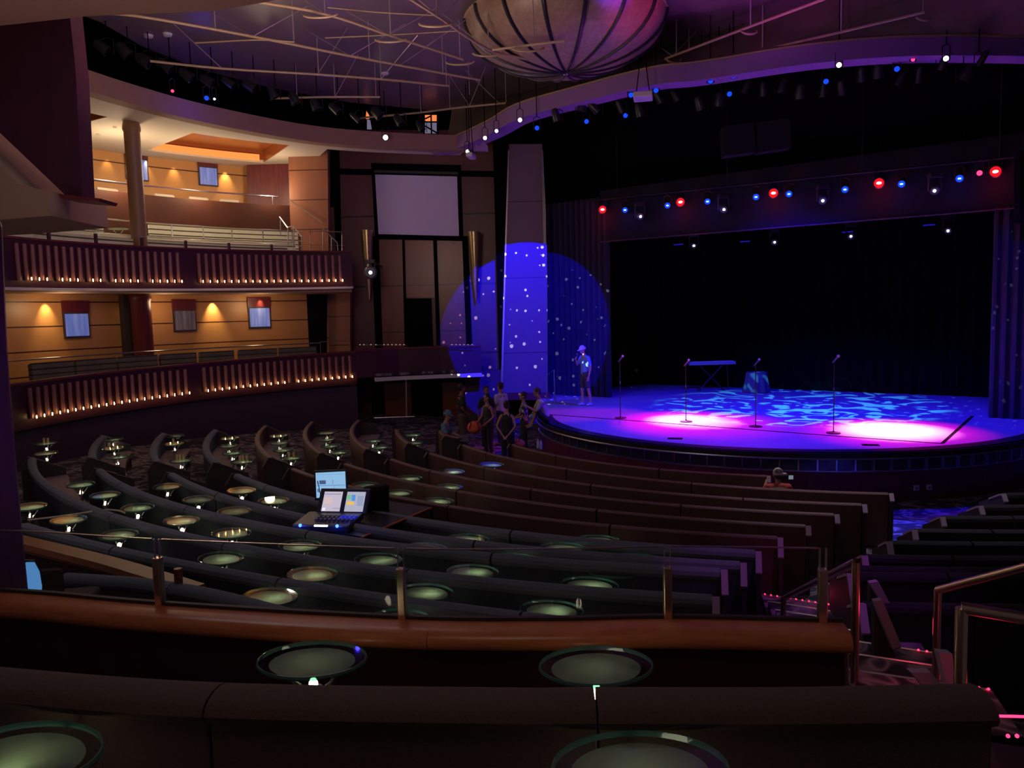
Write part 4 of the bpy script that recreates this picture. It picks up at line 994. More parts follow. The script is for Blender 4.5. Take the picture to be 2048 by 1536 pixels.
# lit openings seen past the trusses
for i, (pts, m, lab) in enumerate([([(733, 222), (738, 230), (738, 237), (731, 237)], 'orangewin', 'narrow orange glowing opening high on the left, upper part'), ([(734, 239), (740, 240), (743, 258), (734, 258)], 'palewin', 'narrow pale opening high on the left, lower part'),
                              ([(850, 230), (873, 230), (873, 243), (850, 243)], 'orangewin', 'orange glowing panel high beside the arch, upper part'), ([(850, 245), (873, 245), (873, 266), (850, 266)], 'palewin', 'pale panel high beside the arch, lower part')]):
    tag(pixprism(MB(), pts, 25.0, 0.05).build('lit_opening', m), lab, 'window')
t = thing('opening_truss', at(862, 268, 24.8), 'black lattice in front of the orange and pale panel', 'truss')
for a, b in [((850, 244), (874, 244)), ((862, 228), (863, 268)), ((850, 252), (874, 266)), ((850, 238), (862, 232)), ((846, 228), (848, 270)), ((876, 228), (876, 270))]:
    MB().tube([at(*a, 24.8), at(*b, 24.8)], 0.025, 5).build('bar', 'black', t)

# dish lamp
dc = atz(1132, 146, 9.15); dish_c = Vector((dc.x, dc.y, 9.15)); DR, DH = 2.25, 1.15
dish = thing('ceiling_dish_lamp', dish_c, 'large ribbed shell dish hanging from the ceiling, lit pink and blue on its right side', 'ceiling dish')
prof = []
for i in range(13):
    u = i / 12; r = DR * math.sin(u * math.pi / 2) ; z = DH * (1 - math.cos(u * math.pi / 2)) * 1.0
    prof.append((max(0.02, r), z))
MB().lathe(dish_c, prof + [(DR * 0.97, DH + 0.02), (DR * 0.9, DH * 0.8)], 64, cap=False).build('shell', 'dish', dish, True)
for j in range(16):
    a = 2 * math.pi * (j + 0.3) / 16
    MB().tube([dish_c + Vector((r * math.cos(a) * 1.004, r * math.sin(a) * 1.004, z - 0.012)) for r, z in prof], 0.024, 6, 0.05).build('rib', 'rib', dish, True)
MB().lathe(dish_c + Vector((0, 0, DH)), [(DR - 0.02, -0.03), (DR + 0.04, 0.0), (DR - 0.02, 0.03)], 64, cap=False).build('rim', 'pipe', dish, True)
MB().lathe(dish_c + Vector((0, 0, -0.06)), [(0.03, 0), (0.06, 0.04), (0.05, 0.1)], 16).build('finial', 'chrome', dish, True)
MB().tube([dish_c + Vector((0, 0, 0.1)), dish_c + Vector((0, 0, 1.3))], 0.06).build('stem', 'pipe', dish)

# rigging pipes with hangers, braces and hooks
TZ = 9.55
def pipe(label, pts, r=0.028, z=TZ, m='pipe', hangers=(), diags=(), hooks=()):
    P = [atz(px, py, z) for px, py in pts]
    t = thing('rigging_pipe', P[0], label, 'rigging pipe', 'ceiling rigging pipes')
    Q = spline([tuple(p) for p in P], 4) if len(P) > 2 else P
    MB().tube(Q, r, 8).build('pipe', m, t, True)
    for (px, py) in hangers:
        q = atz(px, py, z); MB().tube([q, (q.x, q.y, CE)], 0.013, 6).build('hanger', 'wire', t)
    for (px, py, dx, dy) in diags:
        q = atz(px, py, z); e = Vector((q.x + dx, q.y + dy, CE - 0.05)); MB().tube([q, e], 0.009, 5).build('brace', 'wire', t)
    for (px, py, s) in hooks:
        q = atz(px, py, z); pts = [q + Vector((s * 0.32 * math.cos(u), -0.1 * math.sin(u), -0.06 - 0.10 * math.sin(u))) for u in [math.pi * i / 8 for i in range(9)]]
        MB().tube(pts, 0.022, 6).build('hook', 'pipe', t, True)
pipe('upper left pipe of the ceiling rigging, starting at the overhead beam', [(170, 26), (273, 32), (505, 73), (700, 112), (882, 146), (960, 160)], hangers=[(431, 62), (588, 86), (739, 119), (886, 147)], diags=[(505, 73, -1.2, .5), (505, 73, 1.0, .6), (700, 112, 1.2, .4), (700, 112, -1.1, .6), (800, 130, .8, .8)])
pipe('long pipe of the ceiling rigging just above the black fixture slot', [(300, 122), (444, 137), (635, 149), (780, 160), (897, 172)], hangers=[(637, 149), (893, 170), (762, 158)], diags=[(635, 149, .9, -.7), (444, 137, -.8, -.7), (762, 158, 1, -.6)])
pipe('rigging pipe crossing the centre left of the ceiling, with hooks', [(512, 3), (650, 28), (777, 70), (850, 94), (926, 119)], hangers=[(650, 28), (781, 70), (920, 117)], diags=[(650, 28, -.9, .7), (777, 70, 1.0, .7), (777, 70, -1.0, .8), (850, 94, 1, .5)], hooks=[(781, 72, 1), (920, 118, 1), (640, 22, 1)])
pipe('rigging pipe passing in front of the left edge of the dish', [(815, -6), (880, 36), (975, 98), (1060, 120)], z=9.3, hangers=[(874, 30), (977, 96)], diags=[(880, 36, -1, .6), (880, 36, .7, .9), (975, 98, -1, .8)], hooks=[(872, 40, 1), (976, 100, 1)])
pipe('short rigging pipe under the dish with a hanging hook', [(985, 100), (1060, 90), (1130, 82)], z=9.2, hangers=[(1067, 72)], hooks=[(1056, 90, 1)])
pipe('purple rigging pipe right of the dish, nearest the ceiling', [(1330, 118), (1345, 112), (1498, 54), (1660, -6)], z=9.6, hangers=[(1353, 110), (1501, 50)], diags=[(1345, 112, -.6, .7), (1345, 112, .7, .6)], hooks=[(1348, 114, .5), (1498, 56, .5)])
pipe('purple rigging pipe right of the dish, just above the arch band', [(1376, 139), (1523, 101), (1682, 64), (1850, 24)], z=9.45, hangers=[(1378, 138), (1525, 100), (1682, 64), (1846, 25)], hooks=[(1378, 140, .6), (1846, 28, .4)])
pipe('blue-lit pipe along the bottom of the rigging above the fixture slot', [(545, 197), (650, 194), (760, 194)], hangers=[(594, 195), (670, 194), (752, 194)], diags=[(670, 194, .8, -.8)])
pipe('faint purple pipe crossing above the lit openings', [(720, 236), (831, 226), (920, 215), (1011, 206)], hangers=[(842, 224), (900, 217), (939, 190), (1012, 205)], diags=[(939, 212, .5, -.8), (939, 212, -.6, -.8), (1000, 208, -.9, -.4)])
pipe('cross pipe linking the left rigging pipes', [(390, 86), (512, 80), (588, 84)], r=0.016)
pipe('thin cross pipe in the middle of the rigging', [(650, 76), (780, 70), (916, 62)], r=0.014, z=9.9)
pipe('thin cross pipe near the top of the frame', [(655, 15), (760, 25), (870, 31)], r=0.014, z=9.9)
for i, (px, py) in enumerate([(297, 73), (335, 70), (770, 148)]):
    q = atz(px, py, CE - 0.03); tag(MB().lathe((q.x, q.y, CE - 0.05), [(0.09, 0), (0.11, 0.05)], 16).build('ceiling_downlight', 'white'), f'small round fitting in the main ceiling, {ordn(i)} from the left', 'ceiling light', 'main ceiling fittings')

# ---------------------------------------------------------------- near left: pillar, sloped soffit, beam
pl = thing('near_pillar', (-3.0, 4.9, NF), 'broad dark red pillar at the left edge of the view', 'pillar')
pixback(MB(), [(-260, 330), (12, 440), (22, 700), (42, 950), (55, 1093), (65, 1196), (70, 1340), (72, 1400), (-260, 1400)], 4.75, 0.35).build('shaft', 'redwood', pl, bevel=0.05)
wallback('wall_near_balcony', [(-60, 40), (165, 32), (178, 160), (190, 404), (160, 400), (-60, 190)], 11.5, 0.35, 'fascia')
wallback('ceiling_near_soffit', [(-60, 190), (0, 246), (160, 400), (186, 408), (213, 412), (217, 456), (70, 468), (-60, 474)], 11.3, 1.6, 'soffit')
wallback('trim_near_balcony', [(158, 398), (236, 407), (232, 413), (160, 406)], 11.2, 0.5, 'redwood')
wallback('ceiling_near_beam', [(-60, -60), (640, -60), (545, 2), (430, 22), (180, 32), (-60, 58)], 8.0, 1.0, 'soffit')

# ---------------------------------------------------------------- stage lanterns
def par(label, c, tgt, m, group, r=0.10, hang=None):
    c = Vector(c); t = thing('stage_lantern', c, label, 'stage light', group); d = (Vector(tgt) - c).normalized()
    M = d.to_track_quat('Z', 'Y').to_matrix()
    def rot(mb):
        mb.v = [c + M @ (v - c) for v in mb.v]; return mb
    rot(MB().lathe(c, [(r * 0.5, -0.32), (r * 0.85, -0.26), (r, -0.05), (r * 1.06, 0.0), (r * 0.98, 0.0)], 16)).build('housing', 'plastic', t, True)
    rot(MB().lathe(c, [(0.001, 0.012), (r * 0.8, 0.006), (r * 0.85, 0.0)], 16)).build('lens', m, t, True)
    core = {'bluelens': 'bluecore', 'redlens': 'redcore'}.get(m)
    if core: rot(MB().ball(c, r * 0.52, 7, (1, 0.6, 0.3))).build('bulb', core, t, True)
    if hang: MB().tube([c + Vector((0, 0, 0.28)), (c.x, c.y, hang)], 0.012, 5).build('hanger', 'black', t)
    for s in (-1, 1): MB().tube([c + Vector((s * (r + 0.02), 0, -0.05)), c + Vector((s * (r + 0.02), 0, 0.25))], 0.01, 5).build('yoke', 'plastic', t)
    MB().tube([c + Vector((-r - 0.02, 0, 0.25)), c + Vector((0, 0, 0.30)), c + Vector((r + 0.02, 0, 0.25))], 0.01, 5).build('yoke', 'plastic', t)
    return t
def mover(label, c, tgt, group, r=0.11, lf=0.3):
    c = Vector(c); t = thing('moving_head_light', c, label, 'moving light', group); d = (Vector(tgt) - c).normalized()
    M = d.to_track_quat('Z', 'Y').to_matrix()
    mb = MB().lathe(c, [(0.05, -0.26), (r, -0.18), (r * 1.05, 0.05), (r * 0.8, 0.12)], 14); mb.v = [c + M @ (v - c) for v in mb.v]; mb.build('head', 'plastic2', t, True)
    mb = MB().lathe(c, [(0.001, 0.135), (r * lf, 0.125)], 12); mb.v = [c + M @ (v - c) for v in mb.v]; mb.build('lens', 'whitelens', t, True)
    MB().box(c + Vector((0, 0, 0.34)), (0.3, 0.22, 0.12)).build('base', 'plastic', t, bevel=0.01)
    for s in (-1, 1): MB().box(c + Vector((s * 0.14, 0, 0.14)), (0.03, 0.08, 0.34)).build('yoke_arm', 'plastic', t, bevel=0.008)
    return t
def onbar(px, py, off=-0.28):
    """point on the lamp bar in front of the header seen at this pixel"""
    d = ray(px, py); a = PL + NB * off
    n = Vector((NB.x, NB.y, 0)); s = (a - EYEV).dot(n) / d.dot(n); return EYEV + d * s
bar = thing('lamp_bar', PL + Vector((0, 0, 7.1)), 'long black lighting bar in front of the stage header', 'lighting bar')
a, b = onbar(1170, 410), onbar(2060, 322)
MB().tube([a + Vector((0, 0, .12)), b + Vector((0, 0, .12))], 0.03, 8).build('pipe', 'plastic', bar)
for f in (0.1, 0.4, 0.7, 0.95):
    q = a.lerp(b, f); MB().tube([q + Vector((0, 0, .12)), (q.x, q.y, 9.5)], 0.012, 5).build('hanger', 'plastic', bar)
LB = [(1205, 419, 'r'), (1250, 420, 'b'), (1335, 411, 'b'), (1361, 404, 'r'), (1415, 403, 'b'), (1512, 394, 'b'), (1547, 386, 'r'), (1578, 388, 'b'), (1690, 379, 'b'), (1758, 366, 'r'), (1803, 368, 'b'), (1919, 357, 'b'), (1959, 346, 's'), (1991, 343, 'r')]
eye_t = Vector((1.5, 6, 3))
for i, (px, py, c) in enumerate(LB):
    q = onbar(px, py); r = {'r': 0.135, 'b': 0.095, 's': 0.07}[c]
    t = par(f'stage lantern with a {"blue" if c == "b" else "red"} lens on the bar, {ordn(i)} from the left', q, eye_t + Vector((0, 0, -1.0)), 'bluelens' if c == 'b' else ('redlens' if c == 'r' else 'redled'), 'stage lanterns on the bar', r)
    if c != 's': point('lantern_spill', q + Vector((0, 0, -0.25)) - NB * 0.12, (1, 0.03, 0.06) if c == 'r' else (0.03, 0.06, 1), 5 if c == 'r' else 3, 0.06)
for i, (px, py) in enumerate([(1280, 432), (1447, 418), (1645, 400), (1869, 380)]):
    mover(f'moving head light with a white lens on the bar, {ordn(i)} from the left', onbar(px, py), eye_t + Vector((2, 0, -1)), 'moving heads on the bar')
for i, (px, py, y) in enumerate([(1387, 491, 25.3), (1549, 484, 24.3), (1702, 472, 23.2), (1897, 461, 21.6)]):
    mover(f'moving head light behind the header over the stage, {ordn(i)} from the left', at(px, py, y), Vector((4, 10, 3.5)), 'moving heads behind the header', 0.10)
for i, (px, py, y) in enumerate([(1357, 489, 25.6), (1490, 483, 24.9), (1695, 464, 23.6), (1858, 450, 22.2)]):
    q = at(px, py, y); o = MB().box(q, (0.30, 0.08, 0.03), -0.6).build('blue_batten', MT.setdefault('dimblue', emis('dim_blue_strip', (0.03, 0.02, 0.9), 0.35))); tag(o, f'dim blue light strip behind the header, {ordn(i)} from the left', 'light strip', 'dim blue strips behind the header')
# fixtures between arch and header
UP_ = [(1074, 256, 'b', 20.5), (1173, 243, 'b', 20.5), (1251, 231, 'b', 20.2), (1262, 190, 'b', 18.9), (1312, 181, 'b', 18.7), (1421, 162, 'b', 18.2), (1467, 152, 'b', 18.0), (1459, 188, 'b', 18.8), (1652, 163, 'b', 17.8), (1794, 138, 'b', 17.2),
       (1826, 119, 's', 17.0), (1678, 130, 'w', 17.0), (1892, 117, 'w', 16.8), (1040, 240, 'w', 20.6), (993, 262, 't', 21.6), (970, 276, 'w', 22.2), (935, 303, 'w', 23.0), (771, 275, 'W', 23.4)]
for i, (px, py, c, y) in enumerate(UP_):
    q = at(px, py, y); m = {'b': 'bluelens', 's': 'redled', 'w': 'warmlens', 't': 'whitelens', 'W': 'warmlens'}[c]; nm = {'b': 'blue', 's': 'red', 'w': 'warm white', 't': 'cold white', 'W': 'large warm white'}[c]
    par(f'lantern with a {nm} lens hung below the arch band, {ordn(i)} in the line', q, EYEV + Vector((0, 0, 1)), m, 'lanterns under the arch band', {'b': 0.065, 's': 0.045, 'w': 0.06, 't': 0.05, 'W': 0.085}[c], 12.4)
# dark unlit fixtures filling the slots
rnd = random.Random(3)
for i in range(22):
    px = 1120 + i * 40 + rnd.uniform(-8, 8); base = 210 - (px - 1120) * 0.115 + 22 + rnd.uniform(-6, 22)
    y = 20.3 - (px - 1120) * 0.0042
    par(f'unlit black lantern in the dark slot over the stage, {ordn(i)} from the left', at(px, base, y), Vector((rnd.uniform(0, 12), 22, 0)), 'black', 'unlit lanterns over the stage', rnd.uniform(.07, .13), 12.4)
for i in range(16):
    px = 215 + i * 42; py = 105 + (px - 215) * 0.245 + rnd.uniform(-8, 22); py = min(py, 262)
    y = 17.6 + (px - 215) * 0.0085
    par(f'unlit black lantern in the slot above the left balcony, {ordn(i)} from the left', at(px, py, y), Vector((rnd.uniform(-2, 8), 22, 1)), 'black', 'unlit lanterns above the left balcony', rnd.uniform(.08, .15), 12.4)
for i, (px, py, y, m, r, lab) in enumerate([(413, 196, 20.0, 'bluelens', 0.06, 'small lantern with a bright blue lens above the left balcony'), (429, 198, 20.1, 'warmlens', 0.03, 'tiny pale light beside the blue lantern above the left balcony'), (345, 182, 19.0, 'redled', 0.04, 'tiny red and blue indicator light in the slot above the left balcony')]):
    par(lab, at(px, py, y), EYEV + Vector((0, 0, 1)), m, 'small lights above the left balcony', r)
point('blue_slot_glow', at(413, 212, 19.7), (0.05, 0.03, 1), 9, 0.05)
point('blue_slot_glow', at(665, 202, 19.4), (0.05, 0.03, 1), 5, 0.05)
# white boxes hanging from the arch
for i, (px, py, y, w) in enumerate([(1286, 193, 18.2, 0.72), (942, 312, 22.6, 0.30)]):
    q = at(px, py, y); t = thing('hanging_projector', q, ['wide white projector hanging under the arch band', 'small white box hanging at the left foot of the arch'][i], 'projector')
    MB().box(q, (w * 0.6, 0.5, 0.12), -0.2).build('case', 'white', t, bevel=0.02)
    for s in (-1, 1): MB().tube([q + Vector((s * w * 0.22, 0, 0.05)), q + Vector((s * w * 0.12, 0, 0.6)), (q.x, q.y, 12.4)], 0.012, 5).build('hanger', 'black', t)
t = thing('hanging_fin', at(960, 295, 22.8), 'pale jagged fin piece at the left foot of the arch', 'panel')
pixprism(MB(), [(945, 302), (952, 288), (958, 294), (967, 282), (976, 292), (976, 303)], 22.8, 0.06).build('plate', 'archface', t)
mv_ = mover('black moving head light beside the left sconce, with a white lens', at(741, 545, 24.6), Vector((-2, 10, 4)), 'side wall moving head', 0.2, 0.25)
q_ = at(741, 545, 24.6); MB().tube([q_ + Vector((0, 0, .34)), (q_.x, 27.0, q_.z + .34)], 0.03, 6).build('bracket', 'plastic', mv_)
# faint dark speaker array above the stage
t = thing('speaker_cluster', at(1515, 275, 20.3), 'barely visible black speaker cluster above the stage header', 'speaker')
for s in (0, 1): pixprism(MB(), [(1448 + 66 * s, 252 - 7 * s), (1508 + 72 * s, 245 - 9 * s), (1511 + 72 * s, 304 - 9 * s), (1450 + 66 * s, 312 - 7 * s)], 20.3, 0.4).build('cabinet', 'header', t)

# ---------------------------------------------------------------- things on the stage
def mic_stand(label, px, py_top, py_base, lean=0.0, px_b=None):
    b = atz(px_b or px, py_base, 0.957); h = (at(px, py_top, b.y)).z
    t = thing('microphone_stand', b, label, 'microphone stand', 'microphone stands on the stage')
    MB().lathe(b, [(0.15, 0.0), (0.15, 0.015), (0.03, 0.03), (0.014, 0.05)], 20).build('base', 'plastic', t, True)
    MB().tube([b + Vector((0, 0, 0.03)), (b.x, b.y, h - 0.12)], 0.011, 8).build('pole', 'plastic', t, True)
    MB().lathe((b.x, b.y, 0.957 + (h - 0.957) * 0.55), [(0.018, 0), (0.02, 0.05), (0.016, 0.07)], 10).build('clutch', 'plastic2', t, True)
    m0 = Vector((b.x - 0.04, b.y, h - 0.15)); m1 = m0 + Vector((0.10, -0.03, 0.13))
    MB().tube([m0, m1], 0.014, 8, 0.02).build('microphone', 'plastic2', t, True)
    o = MB().ball(m1 + Vector((0.014, 0, 0.018)), 0.03, 6).build('microphone_head', 'white', t, True)
mic_stand('leftmost microphone stand, near the dark leg curtain', 1241, 712, 836)
mic_stand('microphone stand in the left white pool of light', 1372, 720, 843)
mic_stand('microphone stand in front of the round draped table', 1511, 719, 853)
mic_stand('rightmost and tallest microphone stand, left of the right light pool', 1667, 712, 866)
# keyboard
kb = atz(1421, 780, 0.957); y = kb.y
t = thing('stage_keyboard', kb, 'long electric keyboard on a black crossed stand at the rear of the stage', 'keyboard')
kl, kr = at(1376, 726, y), at(1469, 726, y)
MB().box((kl + kr) / 2, ((kr - kl).length, 0.34, 0.11)).build('body', MT.setdefault('keyblue', mat('keyboard_case', (0.25, 0.3, 0.36), 0.35)), t, bevel=0.015)
MB().box((kl + kr) / 2 + Vector((0, -0.08, 0.06)), ((kr - kl).length * 0.9, 0.15, 0.02)).build('keys', 'white', t)
z1 = kl.z - 0.07
for s in (-1, 1): MB().tube([(kb.x - s * 0.42, y - 0.1, z1), (kb.x + s * 0.42, y - 0.1, 0.97)], 0.02, 6).build('leg', 'plastic', t)
for s in (-1, 1): MB().tube([(kb.x + s * 0.42, y - 0.3, 0.97), (kb.x + s * 0.42, y + 0.2, 0.97)], 0.018, 6).build('foot', 'plastic', t)
MB().tube([(kr.x - 0.25, y + .05, z1), (kr.x - 0.2, y + .05, 0.97)], 0.015, 6).build('leg', 'plastic', t)
# round draped table
q = atz(1513, 784, 0.957); t = thing('draped_table', q, 'small round table under a dark grey floor-length cloth, on the stage', 'table')
n = 64; vs = []; rt = 0.33; top = at(1513, 744, q.y).z
for (rr, z, wv) in [(0.001, top, 0), (rt, top, 0), (rt * 1.02, top - 0.02, 0.0), (rt * 1.10, top - 0.3, 0.02), (rt * 1.25, 0.965, 0.05)]:
    for j in range(n):
        a = 2 * math.pi * j / n; r = rr + wv * math.sin(a * 9); vs.append((q.x + r * math.cos(a), q.y + r * math.sin(a), z))
fs = [(i * n + j, i * n + (j + 1) % n, (i + 1) * n + (j + 1) % n, (i + 1) * n + j) for i in range(4) for j in range(n)]
MB().add(vs, fs).build('tablecloth', MT.setdefault('cloth', mat('grey_cloth', (0.10, 0.10, 0.12), 0.9)), t, True)
MB().tube([(q.x, q.y, 0.96), (q.x, q.y, top - 0.02)], 0.03).build('pedestal', 'plastic', t)
# handrail of the stage steps
P = [at(1092, 752, 23.6), at(1108, 740, 23.6), at(1110, 806, 23.6)]
t = thing('stair_rail', P[1], 'thin rail of the steps up to the stage beside the blue column', 'railing'); MB().tube(P, 0.018, 6).build('rail', 'steel', t, True); MB().tube([P[0], P[0] + Vector((0, 0, -0.75))], 0.016, 6).build('post', 'steel', t)

# ---------------------------------------------------------------- lighting console
cs = thing('lighting_console', at(660, 1060, 9.3), 'black lighting console with two tilted screens and blue lamps on a desk among the rows', 'console')
D0 = 8.95
def cq(px, py, y): return at(px, py, y)
zt = at(650, 1045, D0).z
c = at(646, 1050, D0)
MT['consolelit'] = mat('console_case', (0.045, 0.045, 0.06), 0.35)
A = math.radians(-9)
def cb(dx, dy, dz, sz, rx=0.0, ry=0.0): 
    M = Matrix.Rotation(A, 3, 'Z'); return c + M @ Vector((dx, dy, dz))
def cbox(name, d, sz, m, rx=0.0, parent=cs, bevel=0.0):
    mb = MB(); M = Matrix.Rotation(A, 3, 'Z') @ Matrix.Rotation(rx, 3, 'X'); o = cb(*d, None)
    h = Vector(sz) / 2; vs = [o + M @ Vector((x * h.x, y * h.y, z * h.z)) for z in (-1, 1) for y in (-1, 1) for x in (-1, 1)]
    mb.add(vs, [(0, 2, 3, 1), (4, 5, 7, 6), (0, 1, 5, 4), (2, 6, 7, 3), (0, 4, 6, 2), (1, 3, 7, 5)]); return mb.build(name, m, parent, bevel=bevel)
cbox('case', (-0.02, 0.22, -0.02), (0.72, 0.52, 0.09), 'consolelit', 0.06, bevel=0.02)
cbox('screen_wing', (0.06, 0.54, 0.15), (0.66, 0.05, 0.34), 'consolelit', -0.62, bevel=0.015)
MT['scr1'] = emis('console_screen_white', lin(212, 205, 222), 0.85)
def screen_mat(name, base, bars):
    m = bpy.data.materials.new(name); m.use_nodes = True; nt = m.node_tree; nt.nodes.clear(); N = nt.nodes.new; L = nt.links.new
    o = N('ShaderNodeOutputMaterial'); e = N('ShaderNodeEmission'); L(e.outputs[0], o.inputs[0])
    tc = N('ShaderNodeTexCoord'); sp = N('ShaderNodeSeparateXYZ'); L(tc.outputs['Generated'], sp.inputs[0]); prev = None
    for (x0, x1, z0, z1, col) in bars:
        def cmp(sock, v, op):
            n = N('ShaderNodeMath'); n.operation = op; L(sock, n.inputs[0]); n.inputs[1].default_value = v; return n.outputs[0]
        def mul(a, b):
            n = N('ShaderNodeMath'); n.operation = 'MULTIPLY'; L(a, n.inputs[0]); L(b, n.inputs[1]); return n.outputs[0]
        f = mul(mul(cmp(sp.outputs[0], x0, 'GREATER_THAN'), cmp(sp.outputs[0], x1, 'LESS_THAN')), mul(cmp(sp.outputs[2], z0, 'GREATER_THAN'), cmp(sp.outputs[2], z1, 'LESS_THAN')))
        mx = N('ShaderNodeMix'); mx.data_type = 'RGBA'; L(f, mx.inputs[0])
        if prev: L(prev, mx.inputs[6])
        else: mx.inputs[6].default_value = base
        mx.inputs[7].default_value = col; prev = mx.outputs[2]
    L(prev, e.inputs[0]); return m
MT['scrA'] = screen_mat('console_screen_left', lin(196, 186, 204), [(0.1, 0.9, 0.85, 0.9, lin(150, 150, 180)), (0.1, 0.5, 0.4, 0.7, lin(214, 190, 190)), (0.05, 0.2, 0.05, 0.2, lin(235, 235, 245)), (0.55, 0.9, 0.15, 0.2, lin(160, 160, 190))])
MT['scrB'] = screen_mat('console_screen_right', lin(176, 176, 196), [(0.08, 0.3, 0.62, 0.85, lin(120, 190, 150)), (0.32, 0.5, 0.55, 0.85, lin(80, 150, 220)), (0.1, 0.46, 0.36, 0.52, lin(238, 190, 96)), (0.6, 0.9, 0.3, 0.8, lin(150, 160, 190))])
MT['scrM'] = screen_mat('monitor_picture', lin(142, 186, 226), [(0.02, 0.98, 0.47, 0.485, lin(60, 90, 140)), (0.12, 0.34, 0.53, 0.68, lin(70, 90, 130)), (0.05, 0.09, 0.53, 0.66, lin(90, 110, 150)), (0.04, 0.12, 0.22, 0.36, lin(90, 110, 150)), (0.56, 0.58, 0.52, 0.7, lin(110, 130, 170)), (0.02, 0.98, 0.9, 0.91, lin(110, 140, 180)), (0.6, 0.62, 0.0, 0.47, lin(120, 160, 200))])
cbox('left_screen', (-0.085, 0.515, 0.155), (0.24, 0.012, 0.26), 'scrA', -0.62)
cbox('right_screen', (0.215, 0.515, 0.155), (0.24, 0.012, 0.26), 'scrB', -0.62)
MT['scrB'].name = 'console_screen_right'
MT['keysblue'] = mat('lit_keys', (0.10, 0.10, 0.16), 0.4, emit=(0.02, 0.03, 1.0), es=0.35)
for r_ in range(3):
    for q_ in range(9): cbox('key', (-0.13 + 0.055 * q_, 0.12 + 0.08 * r_, 0.035 - 0.0 * r_), (0.035, 0.035, 0.02), 'keysblue' if (q_ > 4 and r_ > 0) else 'plastic2', 0.06)
cbox('front_light_bar', (-0.01, -0.035, 0.0), (0.17, 0.02, 0.02), MT.setdefault('barw', emis('console_bar_light', (0.85, 0.9, 1.0), 1.5)))
for s, x in enumerate((-0.27, 0.19)): 
    o = cb(x, -0.035, 0.0, None); MB().ball(o, 0.02, 6).build('blue_lamp', MT.setdefault('bluelamp', emis('console_blue_lamp', (0.03, 0.10, 1.0), 8)), cs)
    point('console_glow', cb(x, -0.12, 0.02, None), (0.03, 0.06, 1), 0.5, 0.02)
point('console_glow', cb(0.2, 0.3, 0.22, None), (0.03, 0.04, 1), 0.35, 0.05)
MB().tube([cb(-0.22, 0.5, 0.2, None), cb(-0.26, 0.5, 0.42, None)], 0.005, 5).build('gooseneck', 'plastic', cs)
mo = thing('computer_monitor', at(660, 1000, 10.3), 'upright monitor with a pale blue screen behind the lighting console', 'monitor')
pts = [(631, 946), (690, 943), (692, 992), (633, 996)]
pixprism(MB(), [(628, 942), (693, 939), (695, 997), (630, 1001)], 10.33, 0.04).build('housing', 'plastic', mo)
pixprism(MB(), pts, 10.31, 0.01).build('screen', 'scrM', mo)
pixprism(MB(), [(655, 990), (668, 990), (670, 1035), (653, 1035)], 10.36, 0.04).build('stand', 'plastic', mo)
point('monitor_glow', at(655, 985, 10.0), (0.5, 0.75, 1.0), 0.25, 0.15)
dk = thing('console_desk', at(730, 1070, 9.4), 'dark desk with a pale wooden edge under the lighting console', 'desk')
zt = c.z - 0.075
dp = [atz(598, 1052, zt), atz(722, 1073, zt), atz(860, 1014, zt), atz(700, 990, zt)]
MB().prism(dp, (0, 0, -0.04)).build('top', 'plastic', dk)
MB().tube([dp[1] + Vector((0.01, -0.01, -0.01)), dp[2] + Vector((0.01, -0.01, -0.01))], 0.014, 6).build('wood_edge', 'wood', dk)
for p_ in dp: MB().tube([(p_.x * 0.99, p_.y + 0.05, zt - 0.04), (p_.x * 0.99, p_.y + 0.05, gz(p_.x, p_.y))], 0.02, 6).build('leg', 'plastic', dk)
ch = thing('office_chair', at(760, 1040, 9.9), 'black high-backed office chair behind the console desk', 'chair')
q = at(752, 1010, 9.9)
MB().box(q + Vector((0, 0, 0.02)), (0.36, 0.10, 0.52), 0.5, 0.15).build('backrest', MT.setdefault('chairblk', mat('chair_fabric', (0.03, 0.025, 0.035), 0.9)), ch, bevel=0.05)
MB().box(q + Vector((-0.03, -0.22, -0.34)), (0.44, 0.44, 0.10), 0.5).build('seat', 'chairblk', ch, bevel=0.04)
MB().tube([q + Vector((-0.03, -0.2, -0.39)), (q.x - .03, q.y - .2, 0.62)], 0.03).build('column', 'plastic', ch)
for s in (-1, 1): MB().tube([q + Vector((s * 0.2, -0.05, -0.30)), q + Vector((s * 0.22, -0.1, -0.12)), q + Vector((s * 0.22, -0.35, -0.12))], 0.02).build('armrest', 'plastic', ch, True)
for j in range(5):
    a = j * 2 * math.pi / 5; MB().tube([(q.x - .03, q.y - .2, 0.6), (q.x - .03 + 0.28 * math.cos(a), q.y - .2 + 0.28 * math.sin(a), 0.55)], 0.018).build('foot', 'plastic', ch)
# thin folding stand and a cable lying over the rows
t = thing('folded_tripod', at(440, 1060, 10.2), 'thin folded tripod leaning over the navy rows', 'tripod')
for a_, b_ in [((399, 1062), (441, 1030)), ((441, 1030), (458, 1032)), ((457, 1030), (432, 1070))]: MB().tube([at(*a_, 10.2), at(*b_, 10.2)], 0.008, 5).build('leg', 'steel', t)
t = MB().tube(spline([tuple(at(px, py, y)) for px, py, y in [(56, 1040, 8.9), (110, 1034, 9.2), (165, 1026, 9.6), (205, 1020, 9.8), (235, 1021, 9.9), (250, 1026, 9.9)]], 4), 0.012, 6).build('draped_strap', 'cream', None, True)
tag(t, 'pale strap lying across a table and the navy bench rows on the left', 'strap')
